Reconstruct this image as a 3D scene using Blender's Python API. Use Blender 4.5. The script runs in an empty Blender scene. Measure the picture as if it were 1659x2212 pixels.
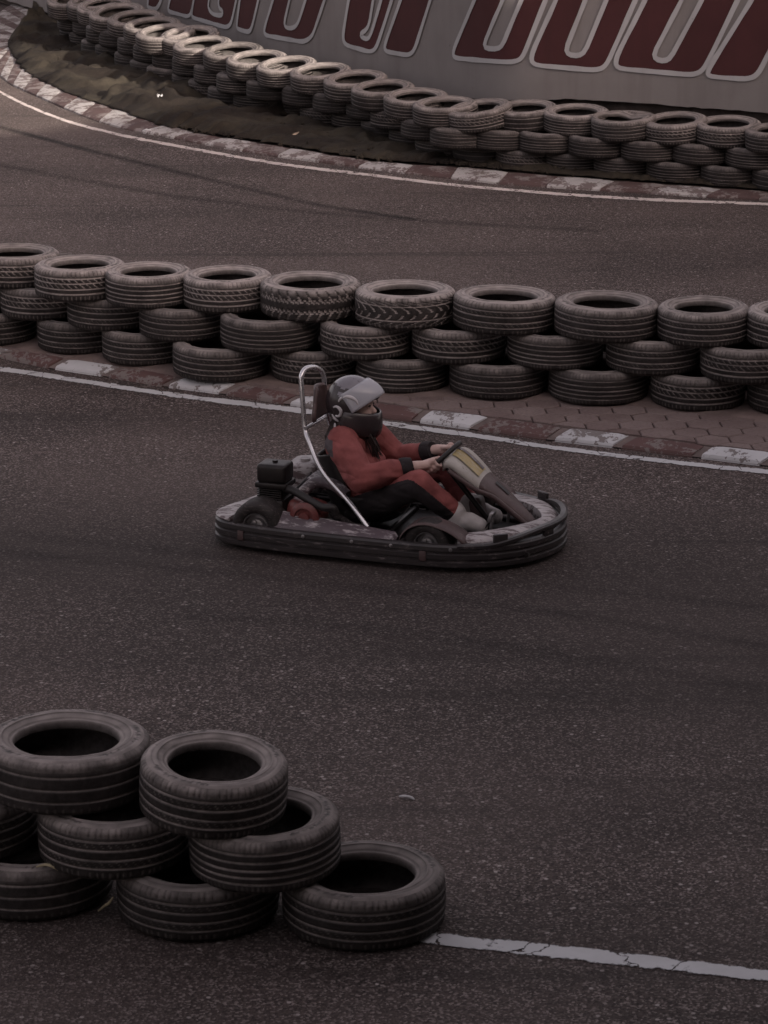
import bpy, bmesh, math, random
from mathutils import Vector, Matrix, noise, Euler
from mathutils.geometry import tessellate_polygon
R_ = math.radians
rnd = random.Random(11)
scn = bpy.context.scene
COL = scn.collection

# ------------------------------------------------------------------ camera
F_PX, CX, CY, CAM_H, PITCH = 6340.0, 829.5, 1106.0, 4.4, R_(16.7)
cp, sp = math.cos(PITCH), math.sin(PITCH)
def ray(px, py):
    u = (px-CX)/F_PX; v = -(py-CY)/F_PX
    return Vector((u, cp+v*sp, -sp+v*cp))
def G(px, py, z=0.0):
    """photograph pixel (1659x2212 reading) -> point of the real plane at height z"""
    d = ray(px, py); t = (z-CAM_H)/d.z
    return Vector((d.x*t, d.y*t, z))
def depth(p):
    return p.y*cp - (p.z-CAM_H)*sp

cam_d = bpy.data.cameras.new('camera'); cam = bpy.data.objects.new('camera', cam_d); COL.objects.link(cam)
cam.location = (0, 0, CAM_H); cam.rotation_euler = (math.pi/2-PITCH, 0, 0)
cam_d.sensor_fit = 'VERTICAL'; cam_d.sensor_height = 24.0; cam_d.lens = 24.0*F_PX/2212.0
cam_d.clip_end = 600
cam_d.dof.use_dof = True; cam_d.dof.focus_distance = 17.6; cam_d.dof.aperture_fstop = 8.0
scn.camera = cam

# ------------------------------------------------------------------ helpers
def put(name, me, mat=None, parent=None):
    o = bpy.data.objects.new(name, me); COL.objects.link(o)
    if mat is not None:
        if isinstance(mat, (list, tuple)):
            for m in mat: me.materials.append(m)
        else: me.materials.append(mat)
    if parent is not None: o.parent = parent
    return o
def mesh_of(name, bm, smooth=True, angle=40):
    me = bpy.data.meshes.new(name)
    bmesh.ops.recalc_face_normals(bm, faces=bm.faces)
    bm.to_mesh(me); bm.free()
    if smooth:
        for p in me.polygons: p.use_smooth = True
        me.set_sharp_from_angle(angle=R_(angle))
    return me
def obj(name, bm, mat, parent=None, smooth=True, angle=40):
    return put(name, mesh_of(name, bm, smooth, angle), mat, parent)
def empty(name, loc=(0, 0, 0), rz=0.0):
    o = bpy.data.objects.new(name, None); COL.objects.link(o)
    o.location = loc; o.rotation_euler = (0, 0, rz); o.empty_display_size = .1
    return o
def tag(o, label=None, cat=None, group=None, kind=None):
    if label: o['label'] = label
    if cat: o['category'] = cat
    if group: o['group'] = group
    if kind: o['kind'] = kind
    return o
def catmull(pts, n=6, closed=False):
    P = [Vector(p) for p in pts]; out = []; m = len(P)
    rng = range(m) if closed else range(m-1)
    for i in rng:
        if closed: a, b, c, d = P[(i-1) % m], P[i], P[(i+1) % m], P[(i+2) % m]
        else: a, b, c, d = P[max(i-1, 0)], P[i], P[i+1], P[min(i+2, m-1)]
        for k in range(n):
            t = k/n
            out.append(.5*((2*b)+(c-a)*t+(2*a-5*b+4*c-d)*t*t+(3*b-a-3*c+d)*t**3))
    if not closed: out.append(P[-1])
    return out
def tube(bm, pts, r, seg=10, closed=False, caps=True):
    pts = [Vector(p) for p in pts]; n = len(pts); rings = []; up = None
    for i, p in enumerate(pts):
        if closed: t = pts[(i+1) % n]-pts[i-1]
        else: t = pts[min(i+1, n-1)]-pts[max(i-1, 0)]
        t.normalize()
        if up is None:
            up = Vector((0, 0, 1)) if abs(t.z) < .9 else Vector((1, 0, 0))
        a = t.cross(up).normalized(); up = a.cross(t).normalized()
        rr = r[i] if isinstance(r, (list, tuple)) else r
        rings.append([bm.verts.new(p+rr*(math.cos(2*math.pi*k/seg)*a+math.sin(2*math.pi*k/seg)*up)) for k in range(seg)])
    for i in range(n if closed else n-1):
        A, B = rings[i], rings[(i+1) % n]
        for k in range(seg):
            bm.faces.new((A[k], A[(k+1) % seg], B[(k+1) % seg], B[k]))
    if caps and not closed:
        bm.faces.new(rings[0][::-1]); bm.faces.new(rings[-1])
def box(bm, c, s, rot=None, bevel=0.0, seg=2):
    M = Matrix.Translation(c)
    if rot: M = M @ Euler(rot).to_matrix().to_4x4()
    r = bmesh.ops.create_cube(bm, size=1.0, matrix=M @ Matrix.Diagonal((s[0], s[1], s[2], 1)))
    if bevel > 0:
        es = list({e for v in r['verts'] for e in v.link_edges})
        bmesh.ops.bevel(bm, geom=es, offset=bevel, segments=seg, affect='EDGES', profile=.5)
def lathe(bm, prof, seg=32, M=Matrix.Identity(4), closed=False):
    rings = [[bm.verts.new(M @ Vector((r*math.cos(2*math.pi*k/seg), r*math.sin(2*math.pi*k/seg), z))) for k in range(seg)] for r, z in prof]
    n = len(rings)
    for i in range(n if closed else n-1):
        A, B = rings[i], rings[(i+1) % n]
        for k in range(seg):
            bm.faces.new((A[k], A[(k+1) % seg], B[(k+1) % seg], B[k]))
def sheet(bm, rows):
    V = [[bm.verts.new(p) for p in row] for row in rows]
    for i in range(len(V)-1):
        for k in range(len(V[0])-1):
            bm.faces.new((V[i][k], V[i][k+1], V[i+1][k+1], V[i+1][k]))
    return V
def solidify(o, t, off=-1):
    m = o.modifiers.new('solid', 'SOLIDIFY'); m.thickness = t; m.offset = off
    return o

# ------------------------------------------------------------------ materials
def mat_new(name):
    m = bpy.data.materials.new(name); m.use_nodes = True
    nt = m.node_tree; b = nt.nodes['Principled BSDF']
    return m, nt, b
def N(nt, t, **kw):
    n = nt.nodes.new(t)
    for k, v in kw.items():
        if k in n.inputs: n.inputs[k].default_value = v
        else: setattr(n, k, v)
    return n
def L(nt, a, b): nt.links.new(a, b)
def mixc(nt, fac, a, b, mode='MIX'):
    n = nt.nodes.new('ShaderNodeMix'); n.data_type = 'RGBA'; n.blend_type = mode
    for sock, v in ((n.inputs[0], fac), (n.inputs[6], a), (n.inputs[7], b)):
        if hasattr(v, 'is_output'): L(nt, v, sock)
        elif isinstance(v, (int, float)): sock.default_value = v
        else: sock.default_value = (v[0], v[1], v[2], 1)
    return n.outputs[2]
def mth(nt, op, a, b=None, clamp=False):
    n = nt.nodes.new('ShaderNodeMath'); n.operation = op; n.use_clamp = clamp
    for i, v in enumerate((a, b)):
        if v is None: continue
        if hasattr(v, 'is_output'): L(nt, v, n.inputs[i])
        else: n.inputs[i].default_value = v
    return n.outputs[0]
def ramp(nt, fac, lo, hi, a=0.0, b=1.0):
    n = nt.nodes.new('ShaderNodeMapRange')
    L(nt, fac, n.inputs[0]); n.inputs[1].default_value = lo; n.inputs[2].default_value = hi
    n.inputs[3].default_value = a; n.inputs[4].default_value = b
    return n.outputs[0]
def noise_t(nt, vec, scale, detail=4, rough=.55):
    n = N(nt, 'ShaderNodeTexNoise'); n.inputs['Scale'].default_value = scale
    n.inputs['Detail'].default_value = detail; n.inputs['Roughness'].default_value = rough
    if vec is not None: L(nt, vec, n.inputs['Vector'])
    return n.outputs['Fac']
def objco(nt):
    return N(nt, 'ShaderNodeTexCoord').outputs['Object']
def mapped(nt, vec, scale=(1, 1, 1), rot=(0, 0, 0)):
    n = N(nt, 'ShaderNodeMapping'); L(nt, vec, n.inputs['Vector'])
    n.inputs['Scale'].default_value = scale; n.inputs['Rotation'].default_value = rot
    return n.outputs['Vector']
def bump(nt, b, h, strength=.3, dist=.01):
    n = N(nt, 'ShaderNodeBump'); n.inputs['Strength'].default_value = strength; n.inputs['Distance'].default_value = dist
    L(nt, h, n.inputs['Height']); L(nt, n.outputs['Normal'], b.inputs['Normal'])

def simple(name, col, rough=.6, metal=0.0, var=.25, scale=9.0, col2=None, bumps=0.0, wear=None, wear_at=.62, spec=.4):
    """one-colour material with mottling, and optional scuffed wear colour"""
    m, nt, b = mat_new(name); v = objco(nt)
    c2 = col2 or tuple(c*(1-var) for c in col); c1 = tuple(c*(1+var) for c in col)
    f = noise_t(nt, v, scale, 5, .6)
    c = mixc(nt, ramp(nt, f, .32, .68), c2, c1)
    if wear:
        w = noise_t(nt, mapped(nt, v, (1.0, 3.0, 3.0)), scale*2.2, 6, .7)
        c = mixc(nt, ramp(nt, w, wear_at-.03, wear_at+.06), c, wear)
    L(nt, c, b.inputs['Base Color']); b.inputs['Metallic'].default_value = metal
    L(nt, ramp(nt, f, .3, .7, min(1, rough*1.15), rough*.85), b.inputs['Roughness'])
    b.inputs['Specular IOR Level'].default_value = spec
    if bumps: bump(nt, b, noise_t(nt, v, scale*12, 3), bumps, .004)
    return m

def asphalt():
    m, nt, b = mat_new('asphalt'); v = objco(nt)
    vo = N(nt, 'ShaderNodeTexVoronoi'); vo.inputs['Scale'].default_value = 118; vo.inputs['Randomness'].default_value = 1
    L(nt, v, vo.inputs['Vector'])
    sep = N(nt, 'ShaderNodeSeparateColor'); L(nt, vo.outputs['Color'], sep.inputs[0])
    vo2 = N(nt, 'ShaderNodeTexVoronoi'); vo2.inputs['Scale'].default_value = 34
    L(nt, v, vo2.inputs['Vector'])
    sep2 = N(nt, 'ShaderNodeSeparateColor'); L(nt, vo2.outputs['Color'], sep2.inputs[0])
    # stones in tar: most dark, some grey, few pale
    c = mixc(nt, ramp(nt, sep.outputs[0], .0, .8), ROAD['tar'], ROAD['mid'])
    c = mixc(nt, ramp(nt, sep.outputs[1], .70, .96, 0, .85), c, ROAD['pale'])
    pale2 = mth(nt, 'MULTIPLY', ramp(nt, sep2.outputs[2], .97, .985), ramp(nt, vo2.outputs['Distance'], .32, .2))
    c = mixc(nt, pale2, c, ROAD['chip'])
    # rubber laid along the driving line, dust off it
    band = N(nt, 'ShaderNodeTexNoise'); band.inputs['Scale'].default_value = 1.0; band.inputs['Detail'].default_value = 4
    L(nt, mapped(nt, v, (.16, .9, 1), (0, 0, R_(14))), band.inputs['Vector'])
    big = noise_t(nt, v, .45, 3, .5)
    c = mixc(nt, ramp(nt, band.outputs['Fac'], .38, .62, .38, 0), c, ROAD['rubber'])
    c = mixc(nt, ramp(nt, big, .42, .68, 0, .32), c, ROAD['dust'])
    # the driving line: a broad rubbered band through the kart's corner
    dl = N(nt, 'ShaderNodeSeparateXYZ'); L(nt, mapped(nt, v, (1, 1, 1), (0, 0, R_(20))), dl.inputs[0])
    wob = mth(nt, 'MULTIPLY', mth(nt, 'SUBTRACT', noise_t(nt, v, .35, 3), .5), 1.6)
    dd = mth(nt, 'ABSOLUTE', mth(nt, 'SUBTRACT', mth(nt, 'ADD', dl.outputs[1], wob), 12.55))
    sm = nt.nodes.new('ShaderNodeMapRange'); sm.interpolation_type = 'SMOOTHSTEP'; L(nt, dd, sm.inputs[0])
    sm.inputs[1].default_value = .2; sm.inputs[2].default_value = 2.1; sm.inputs[3].default_value = .52; sm.inputs[4].default_value = 0
    c = mixc(nt, sm.outputs[0], c, ROAD['rubber'])
    # narrow dark skid streaks
    st = noise_t(nt, mapped(nt, v, (.14, 4.0, 1), (0, 0, R_(24))), 1.0, 3, .5)
    c = mixc(nt, ramp(nt, st, .59, .69, 0, .42), c, ROAD['rubber'])
    L(nt, c, b.inputs['Base Color']); b.inputs['Roughness'].default_value = .85
    b.inputs['Specular IOR Level'].default_value = .25
    h = mth(nt, 'ADD', vo.outputs['Distance'], mth(nt, 'MULTIPLY', noise_t(nt, v, 130, 2), .5))
    bump(nt, b, h, .55, .008)
    return m
ROAD = dict(tar=(.0115, .0080, .0074), mid=(.067, .0500, .0465), pale=(.245, .205, .196), chip=(.36, .32, .31),
            rubber=(.017, .0125, .0118), dust=(.145, .112, .103))
M = {}
M['asphalt'] = asphalt()

def paint(name, col, under, lo=.40, hi=.47, scale=7.0, edge=True, dirt=.35):
    """worn road paint: where it has flaked off the sheet is open and the road below shows"""
    m, nt, b = mat_new(name)
    v = objco(nt); uv = N(nt, 'ShaderNodeTexCoord').outputs['UV']
    n1 = noise_t(nt, v, scale, 7, .68); n2 = noise_t(nt, v, 38, 4, .7)
    f = mth(nt, 'ADD', mth(nt, 'MULTIPLY', n1, .7), mth(nt, 'MULTIPLY', n2, .3))
    if edge:
        s = N(nt, 'ShaderNodeSeparateXYZ'); L(nt, uv, s.inputs[0])
        e = mth(nt, 'MINIMUM', s.outputs[1], mth(nt, 'SUBTRACT', 1.0, s.outputs[1]))
        f = mth(nt, 'ADD', f, ramp(nt, e, 0, .22, -.15, .03))
        vo = N(nt, 'ShaderNodeTexVoronoi'); vo.feature = 'DISTANCE_TO_EDGE'; vo.inputs['Scale'].default_value = 3.1
        wn = N(nt, 'ShaderNodeTexNoise'); wn.inputs['Scale'].default_value = 9; wn.inputs['Detail'].default_value = 5; L(nt, v, wn.inputs['Vector'])
        va = N(nt, 'ShaderNodeVectorMath'); va.operation = 'SCALE'; L(nt, wn.outputs['Color'], va.inputs[0]); va.inputs['Scale'].default_value = .22
        vb = N(nt, 'ShaderNodeVectorMath'); vb.operation = 'ADD'; L(nt, v, vb.inputs[0]); L(nt, va.outputs[0], vb.inputs[1])
        L(nt, vb.outputs[0], vo.inputs['Vector'])
        f = mth(nt, 'SUBTRACT', f, ramp(nt, vo.outputs['Distance'], .0, .020, .26, 0))
    a = ramp(nt, f, lo, hi)
    c = mixc(nt, ramp(nt, noise_t(nt, v, 3.5, 5, .65), .4, .7, 0, dirt), col, tuple(.45*x for x in col))
    L(nt, c, b.inputs['Base Color']); b.inputs['Roughness'].default_value = .75
    b.inputs['Specular IOR Level'].default_value = .3
    if under is None:
        L(nt, a, b.inputs['Alpha'])
    else:
        L(nt, mixc(nt, a, under, c), b.inputs['Base Color'])
    bump(nt, b, mth(nt, 'ADD', a, mth(nt, 'MULTIPLY', n2, .6)), .35, .004)
    return m
M['line'] = paint('line_paint', (.455, .455, .47), None, .375, .45)
M['line_old'] = paint('line_paint_old', (.52, .46, .44), None, .41, .48)
M['kerb_white'] = paint('kerb_white', (.455, .455, .475), (.165, .146, .144), .455, .475, 5.0, False, .3)
M['kerb_red'] = paint('kerb_red', (.100, .056, .054), (.160, .136, .132), .465, .49, 4.0, False, .4)
M['kerb_white_old'] = paint('kerb_white_old', (.36, .34, .335), (.12, .095, .092), .46, .51, 7.0, False, .5)
M['kerb_red_old'] = paint('kerb_red_old', (.075, .046, .044), (.17, .145, .14), .44, .50, 6.0, False, .5)

def rubber(name, tread):
    m, nt, b = mat_new(name); v = objco(nt)
    oi = N(nt, 'ShaderNodeObjectInfo'); sc = N(nt, 'ShaderNodeSeparateColor'); L(nt, oi.outputs['Color'], sc.inputs[0])
    dustiness = sc.outputs[0]
    off = N(nt, 'ShaderNodeVectorMath'); off.operation = 'ADD'; L(nt, v, off.inputs[0])
    cmb = N(nt, 'ShaderNodeCombineXYZ'); r9 = mth(nt, 'MULTIPLY', oi.outputs['Random'], 40)
    for k in range(3): L(nt, r9, cmb.inputs[k])
    L(nt, cmb.outputs[0], off.inputs[1]); vv = off.outputs[0]
    n1 = noise_t(nt, vv, 6, 5, .65); n2 = noise_t(nt, vv, 45, 4, .7)
    at = N(nt, 'ShaderNodeAttribute'); at.attribute_name = 'dust'
    base = mixc(nt, oi.outputs['Random'], (.0065, .005, .005), (.013, .0105, .0105))
    mott = mth(nt, 'ADD', mth(nt, 'MULTIPLY', ramp(nt, n1, .35, .7), .5), mth(nt, 'MULTIPLY', ramp(nt, n2, .35, .7), .35))
    f = mth(nt, 'ADD', mth(nt, 'MULTIPLY', at.outputs['Fac'], .85), mth(nt, 'MULTIPLY', mott, .11 if tread else .30))
    f = mth(nt, 'MULTIPLY', f, dustiness, True)
    if tread: f = mth(nt, 'MULTIPLY', f, ramp(nt, n2, .25, .6, .6, 1.1), True)
    c = mixc(nt, f, base, (.335, .296, .284))
    L(nt, c, b.inputs['Base Color'])
    L(nt, ramp(nt, f, 0, .6, .6, .92), b.inputs['Roughness']); b.inputs['Specular IOR Level'].default_value = .2
    bump(nt, b, n2, .25, .003)
    return m
M['tread'] = rubber('tyre_tread_rubber', True)
M['sidewall'] = rubber('tyre_sidewall_rubber', False)

M['paver'] = None
def paver():
    m, nt, b = mat_new('paver'); v = objco(nt)
    at = N(nt, 'ShaderNodeAttribute'); at.attribute_name = 'tone'
    c = mixc(nt, at.outputs['Fac'], (.125, .09, .086), (.185, .143, .138))
    c = mixc(nt, ramp(nt, noise_t(nt, v, 5, 6, .65), .4, .65, 0, .7), c, (.20, .158, .15))
    c = mixc(nt, ramp(nt, noise_t(nt, v, 60, 3, .6), .5, .75, 0, .5), c, (.06, .045, .043))
    L(nt, c, b.inputs['Base Color']); b.inputs['Roughness'].default_value = .9
    b.inputs['Specular IOR Level'].default_value = .2
    bump(nt, b, noise_t(nt, v, 50, 4, .6), .4, .004)
    return m
M['paver'] = paver()
M['sand'] = simple('dusty_sand', (.165, .125, .117), .95, 0, .3, 5, bumps=.5, spec=.15)
M['joint'] = simple('paver_joint_sand', (.085, .06, .057), .95, 0, .3, 9, bumps=.4, spec=.15)
M['mortar'] = simple('mortar', (.125, .10, .096), .95, 0, .25, 9, bumps=.4, spec=.15)
M['dirt'] = simple('dirt', (.035, .027, .024), .95, 0, .35, 3, bumps=.6, spec=.15)

def cloth_mat():
    m, nt, b = mat_new('geotextile'); v = objco(nt)
    n1 = noise_t(nt, v, 1.6, 5, .6); n2 = noise_t(nt, v, 55, 4, .7)
    c = mixc(nt, ramp(nt, n1, .42, .6), (.014, .0108, .0094), (.034, .0285, .0220))
    c = mixc(nt, ramp(nt, noise_t(nt, v, 7, 5, .65), .52, .7, 0, .6), c, (.010, .0078, .007))
    c = mixc(nt, ramp(nt, n2, .5, .8, 0, .4), c, (.065, .058, .044))
    L(nt, c, b.inputs['Base Color']); b.inputs['Roughness'].default_value = .95
    b.inputs['Specular IOR Level'].default_value = .15
    bump(nt, b, n2, .6, .008)
    return m
M['cloth'] = cloth_mat()

def wall_mat(name, c1, c2, stain):
    m, nt, b = mat_new(name); v = objco(nt)
    n1 = noise_t(nt, v, 1.3, 5, .6)
    c = mixc(nt, ramp(nt, n1, .35, .68), c1, c2)
    st = noise_t(nt, mapped(nt, v, (5.5, 5.5, .5)), 1.0, 4, .6)     # rain runs down the wall
    c = mixc(nt, ramp(nt, st, .5, .74, 0, .38), c, stain)
    sp_ = noise_t(nt, v, 9, 6, .7)
    c = mixc(nt, ramp(nt, sp_, .66, .74, 0, .55), c, tuple(.5*x for x in stain))
    L(nt, c, b.inputs['Base Color']); b.inputs['Roughness'].default_value = .8
    b.inputs['Specular IOR Level'].default_value = .3
    bump(nt, b, noise_t(nt, v, 30, 4, .6), .15, .004)
    return m
M['wall'] = wall_mat('wall_grey_paint', (.158, .144, .1425), (.195, .180, .178), (.115, .098, .095))
M['letter'] = wall_mat('letter_red_paint', (.045, .0135, .0148), (.058, .0175, .0188), (.036, .0128, .0132))
M['outline'] = wall_mat('letter_white_paint', (.30, .296, .305), (.37, .366, .375), (.21, .202, .204))
M['footing'] = simple('footing_concrete', (.07, .055, .05), .95, 0, .4, 6, bumps=.5)
M['concrete'] = simple('blocker_concrete', (.28, .25, .24), .9, 0, .2, 1.5)

# ------------------------------------------------------------------ road, lines, kerbs
bm = bmesh.new(); sheet(bm, [[(x, y, 0) for x in (-160, -20, 20, 160)] for y in (-60, 5, 60, 260)])
tag(obj('road', bm, M['asphalt'], smooth=False), kind='structure', label='dark brown asphalt of the kart track')

def strip(name, A, B, mat, z, label, sub=8):
    """painted line between two edge curves given as points"""
    A = catmull(A, sub); B = catmull(B, sub); bm = bmesh.new(); uvl = bm.loops.layers.uv.new('UVMap')
    rows = [[a.lerp(b, t/3) for t in range(4)] for a, b in zip(A, B)]
    V = [[bm.verts.new((p.x, p.y, z)) for p in r] for r in rows]; d = 0
    for i in range(len(V)-1):
        for k in range(3):
            f = bm.faces.new((V[i][k], V[i][k+1], V[i+1][k+1], V[i+1][k]))
            for lp, (ii, kk) in zip(f.loops, ((i, k), (i, k+1), (i+1, k+1), (i+1, k))): lp[uvl].uv = (ii*.1, kk/3)
    return tag(obj(name, bm, mat, smooth=False), kind='structure', label=label)
top = [(890, 2008), (937, 2014), (1030, 2025), (1100, 2031), (1270, 2050), (1380, 2063), (1480, 2075), (1659, 2097), (2000, 2140)]
bot = [(850, 2030), (895, 2036), (1030, 2053), (1090, 2061), (1260, 2080), (1370, 2093), (1480, 2105), (1659, 2123), (2000, 2167)]
strip('lane_line', [G(*p) for p in top], [G(*p) for p in bot], M['line'], .004, 'cracked white painted line beside the front tyres')
top = [(-300, 755), (0, 792), (135, 812), (295, 837), (400, 852), (642, 881), (829, 909), (1044, 939), (1154, 957), (1280, 974), (1415, 990), (1530, 1003), (1659, 1015), (1950, 1046)]
bot = [(-300, 766), (0, 804), (135, 823), (295, 848), (400, 863), (642, 894), (829, 921), (1044, 950), (1154, 967), (1280, 984), (1415, 1000), (1530, 1013), (1659, 1026), (1950, 1058)]
strip('lane_line', [G(*p) for p in top], [G(*p) for p in bot], M['line'], .004, 'white edge line in front of the red and white kerb')
z1 = lambda x, y: (x*.5, y*.5)
mid = [(-120, 330), (-50, 366), (0, 398), (50, 425), (130, 463), (250, 511), (370, 548), (550, 591), (740, 627), (960, 668), (1150, 700), (1300, 722), (1659, 765), (1924, 797), (2259, 827), (2559, 849), (2859, 866), (3318, 884), (3700, 900)]
up_ = [G(x*.5, y*.5-3.6) for x, y in mid]; dn_ = [G(x*.5, y*.5+3.6) for x, y in mid]
strip('lane_line', up_, dn_, M['line_old'], .004, 'flaking white edge line along the far curve')
# short pieces of line on the next track bend, top of the picture
strip('lane_line', [G(-40, 62), G(20, 33), G(62, 4), G(100, -22)], [G(-40, 76), G(20, 44), G(76, 7), G(118, -22)], M['line_old'], .004, 'pale line on the far bend', 4)

def skid_and_shadow_mat():
    m, nt, b = mat_new('skid_and_shadow_dark'); v = objco(nt); uv = N(nt, 'ShaderNodeTexCoord').outputs['UV']
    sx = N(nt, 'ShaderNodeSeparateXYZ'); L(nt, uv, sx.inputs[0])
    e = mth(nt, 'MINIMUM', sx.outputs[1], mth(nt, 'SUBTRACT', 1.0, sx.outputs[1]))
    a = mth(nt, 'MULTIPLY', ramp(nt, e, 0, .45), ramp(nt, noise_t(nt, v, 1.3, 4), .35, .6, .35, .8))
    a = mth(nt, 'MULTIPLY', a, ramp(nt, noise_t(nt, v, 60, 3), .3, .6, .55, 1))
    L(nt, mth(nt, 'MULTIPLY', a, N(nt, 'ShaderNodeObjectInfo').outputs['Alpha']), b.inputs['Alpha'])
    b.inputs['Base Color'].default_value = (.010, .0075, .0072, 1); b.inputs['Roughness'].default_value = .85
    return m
M['skid_and_shadow'] = skid_and_shadow_mat()
for pts, w_, al, lab in (([(-150, 240), (0, 275), (160, 317), (350, 364), (550, 412), (700, 445), (900, 475)], .17, 1.0, 'thin cable shadow painted dark across the far bend'),  # first strip is a painted cable shadow; the rest are tyre marks
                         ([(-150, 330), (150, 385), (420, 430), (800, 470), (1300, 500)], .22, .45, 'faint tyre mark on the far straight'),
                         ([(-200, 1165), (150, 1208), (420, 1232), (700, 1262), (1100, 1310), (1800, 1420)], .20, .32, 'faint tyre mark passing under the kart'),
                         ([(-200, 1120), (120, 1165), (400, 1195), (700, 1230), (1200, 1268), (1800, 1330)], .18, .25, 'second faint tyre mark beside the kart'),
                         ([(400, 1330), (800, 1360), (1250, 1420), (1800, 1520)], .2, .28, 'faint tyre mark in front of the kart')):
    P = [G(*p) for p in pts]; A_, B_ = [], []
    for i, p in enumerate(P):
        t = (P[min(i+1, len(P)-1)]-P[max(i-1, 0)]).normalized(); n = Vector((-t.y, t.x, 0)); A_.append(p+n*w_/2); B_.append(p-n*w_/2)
    strip('skid_and_shadow_strip', A_, B_, M['skid_and_shadow'], .003, lab).color = (1, 1, 1, al)
def kerb(name, pairs, z0, z1_, mats, label, per=6, gap=.012, joint=.003):
    """pairs: block boundaries as (near point, far point, material index of the block that follows)"""
    bm = bmesh.new()
    prof = [(0, 0), (.02, z0), (.10, z0+.35*(z1_-z0)), (.5, z0+.72*(z1_-z0)), (.9, z1_), (1, z1_), (1.0, 0)]
    for (n0, f0, mi), (n1, f1, _) in zip(pairs, pairs[1:]):
        ln = (n1-n0).length; g = gap/max(ln, .05)
        jz = rnd.uniform(-.003, .003); rows = []
        for k in range(per+1):
            t = g+(1-2*g)*k/per
            a = n0.lerp(n1, t); c = f0.lerp(f1, t)
            edge = 1-.12*(k in (0, per))
            rows.append([bm.verts.new((a.x+(c.x-a.x)*s, a.y+(c.y-a.y)*s, max(0, zz*edge+(jz if zz > 0 else 0)))) for s, zz in prof])
        for i in range(per):
            for k in range(len(prof)-1):
                f = bm.faces.new((rows[i][k], rows[i][k+1], rows[i+1][k+1], rows[i+1][k])); f.material_index = mi
        for r in (rows[0], rows[-1]):
            f = bm.faces.new(r); f.material_index = mi
    # bedding strip seen in the joints
    for (n0, f0, _), (n1, f1, _) in zip(pairs, pairs[1:]):
        q = []
        for p, s, zz in ((n0, 0, .008), (f0, 1, z1_-.008), (f1, 1, z1_-.008), (n1, 0, .008)):
            q.append(bm.verts.new((p.x, p.y, zz)))
        f = bm.faces.new(q); f.material_index = 2
    return tag(obj(name, bm, mats, angle=25), kind='structure', label=label)
mw = [((-120, 757), (-5, 773), (-85, 738), (35, 757)), ((111, 798), (227, 815), (142, 774), (265, 792)),
      ((356, 837), (480, 853), (390, 814), (517, 828)), ((618, 875), (745, 893), (650, 853), (784, 867)),
      ((898, 913), (1022, 930), (924, 884), (1064, 901)), ((1188, 953), (1332, 969), (1224, 922), (1369, 940)),
      ((1504, 990), (1650, 1008), (1532, 962), (1685, 980)), ((1845, 1030), (2010, 1050), (1875, 1003), (2045, 1022))]
pairs = []
ZK = .055
pairs.append((G(-260, 735), G(-225, 715, ZK), 1))
for a, b_, c, d in mw:
    pairs.append((G(*a), G(*c, ZK), 0)); pairs.append((G(*b_), G(*d, ZK), 1))
kerb('kerb', pairs, .012, ZK, [M['kerb_white'], M['kerb_red'], M['mortar']], 'red and white kerb in front of the middle tyres', 6, .028)

near = [(260, -90), (150, -40), (50, 20), (-40, 90), (-78, 180), (-60, 260), (0, 330), (60, 375), (140, 410), (265, 465), (430, 530), (600, 573), (745, 600), (870, 625), (1140, 672), (1440, 712), (1659, 742), (1959, 775), (2129, 795), (2519, 822), (2739, 834), (2959, 850), (3318, 868), (3700, 890), (4100, 910)]
farp = [(330, -80), (200, 0), (130, 65), (75, 130), (48, 172), (46, 194), (54, 215), (105, 290), (185, 345), (330, 410), (500, 465), (690, 533), (830, 570), (950, 592), (1200, 630), (1490, 680), (1700, 703), (1989, 722), (2169, 740), (2579, 775), (2809, 790), (3029, 806), (3379, 832), (3760, 855), (4160, 876)]
ZF = .05
nc = catmull([G(x*.5, y*.5) for x, y in near], 12); fc = catmull([G(x*.5, y*.5, ZF) for x, y in farp], 12)
acc = [0]
mid_c = [a.lerp(b, .35) for a, b in zip(nc, fc)]
for a, b in zip(mid_c, mid_c[1:]): acc.append(acc[-1]+(b-a).length)
def at_len(s):
    for i in range(len(acc)-1):
        if acc[i+1] >= s:
            t = (s-acc[i])/(acc[i+1]-acc[i]+1e-9)
            return nc[i].lerp(nc[i+1], t), fc[i].lerp(fc[i+1], t)
    return nc[-1], fc[-1]
pairs = []; s = 0; k = 0
while s < acc[-1]:
    a, b = at_len(s); pairs.append((a, b, k % 2)); s += .43 if k % 2 else .47; k += 1
kerb('kerb', pairs, .015, ZF, [M['kerb_white_old'], M['kerb_red_old'], M['mortar']], 'worn red and white kerb round the far curve', 4, .004)

# paved island under the middle barrier: hexagonal pavers, sandy towards the left
front = [p[1] for p in []]
isl_f = [G(-260, 712, ZK), G(35, 757, ZK), G(265, 791, ZK), G(517, 828, ZK), G(784, 866, ZK), G(1064, 900, ZK), G(1369, 939, ZK), G(1685, 979, ZK), G(2045, 1021, ZK)]
isl_f = catmull(isl_f, 4)
rows = []
for i, p in enumerate(isl_f):
    t = (isl_f[min(i+1, len(isl_f)-1)]-isl_f[max(i-1, 0)]).normalized(); n = Vector((-t.y, t.x, 0))
    rows.append([p+n*w for w in (.004, .5, 1.0, 1.7)])
bm = bmesh.new()
V = sheet(bm, [[Vector((q.x, q.y, ZK-.012)) for q in r] for r in rows])
bv = [r[-1] for r in V]
for a, b in zip(bv, bv[1:]):
    bm.faces.new((a, b, bm.verts.new((b.co.x, b.co.y+.02, 0)), bm.verts.new((a.co.x, a.co.y+.02, 0))))
tag(obj('pavement', bm, M['joint'], smooth=False), kind='structure', label='sand bed of the paved island')
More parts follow.
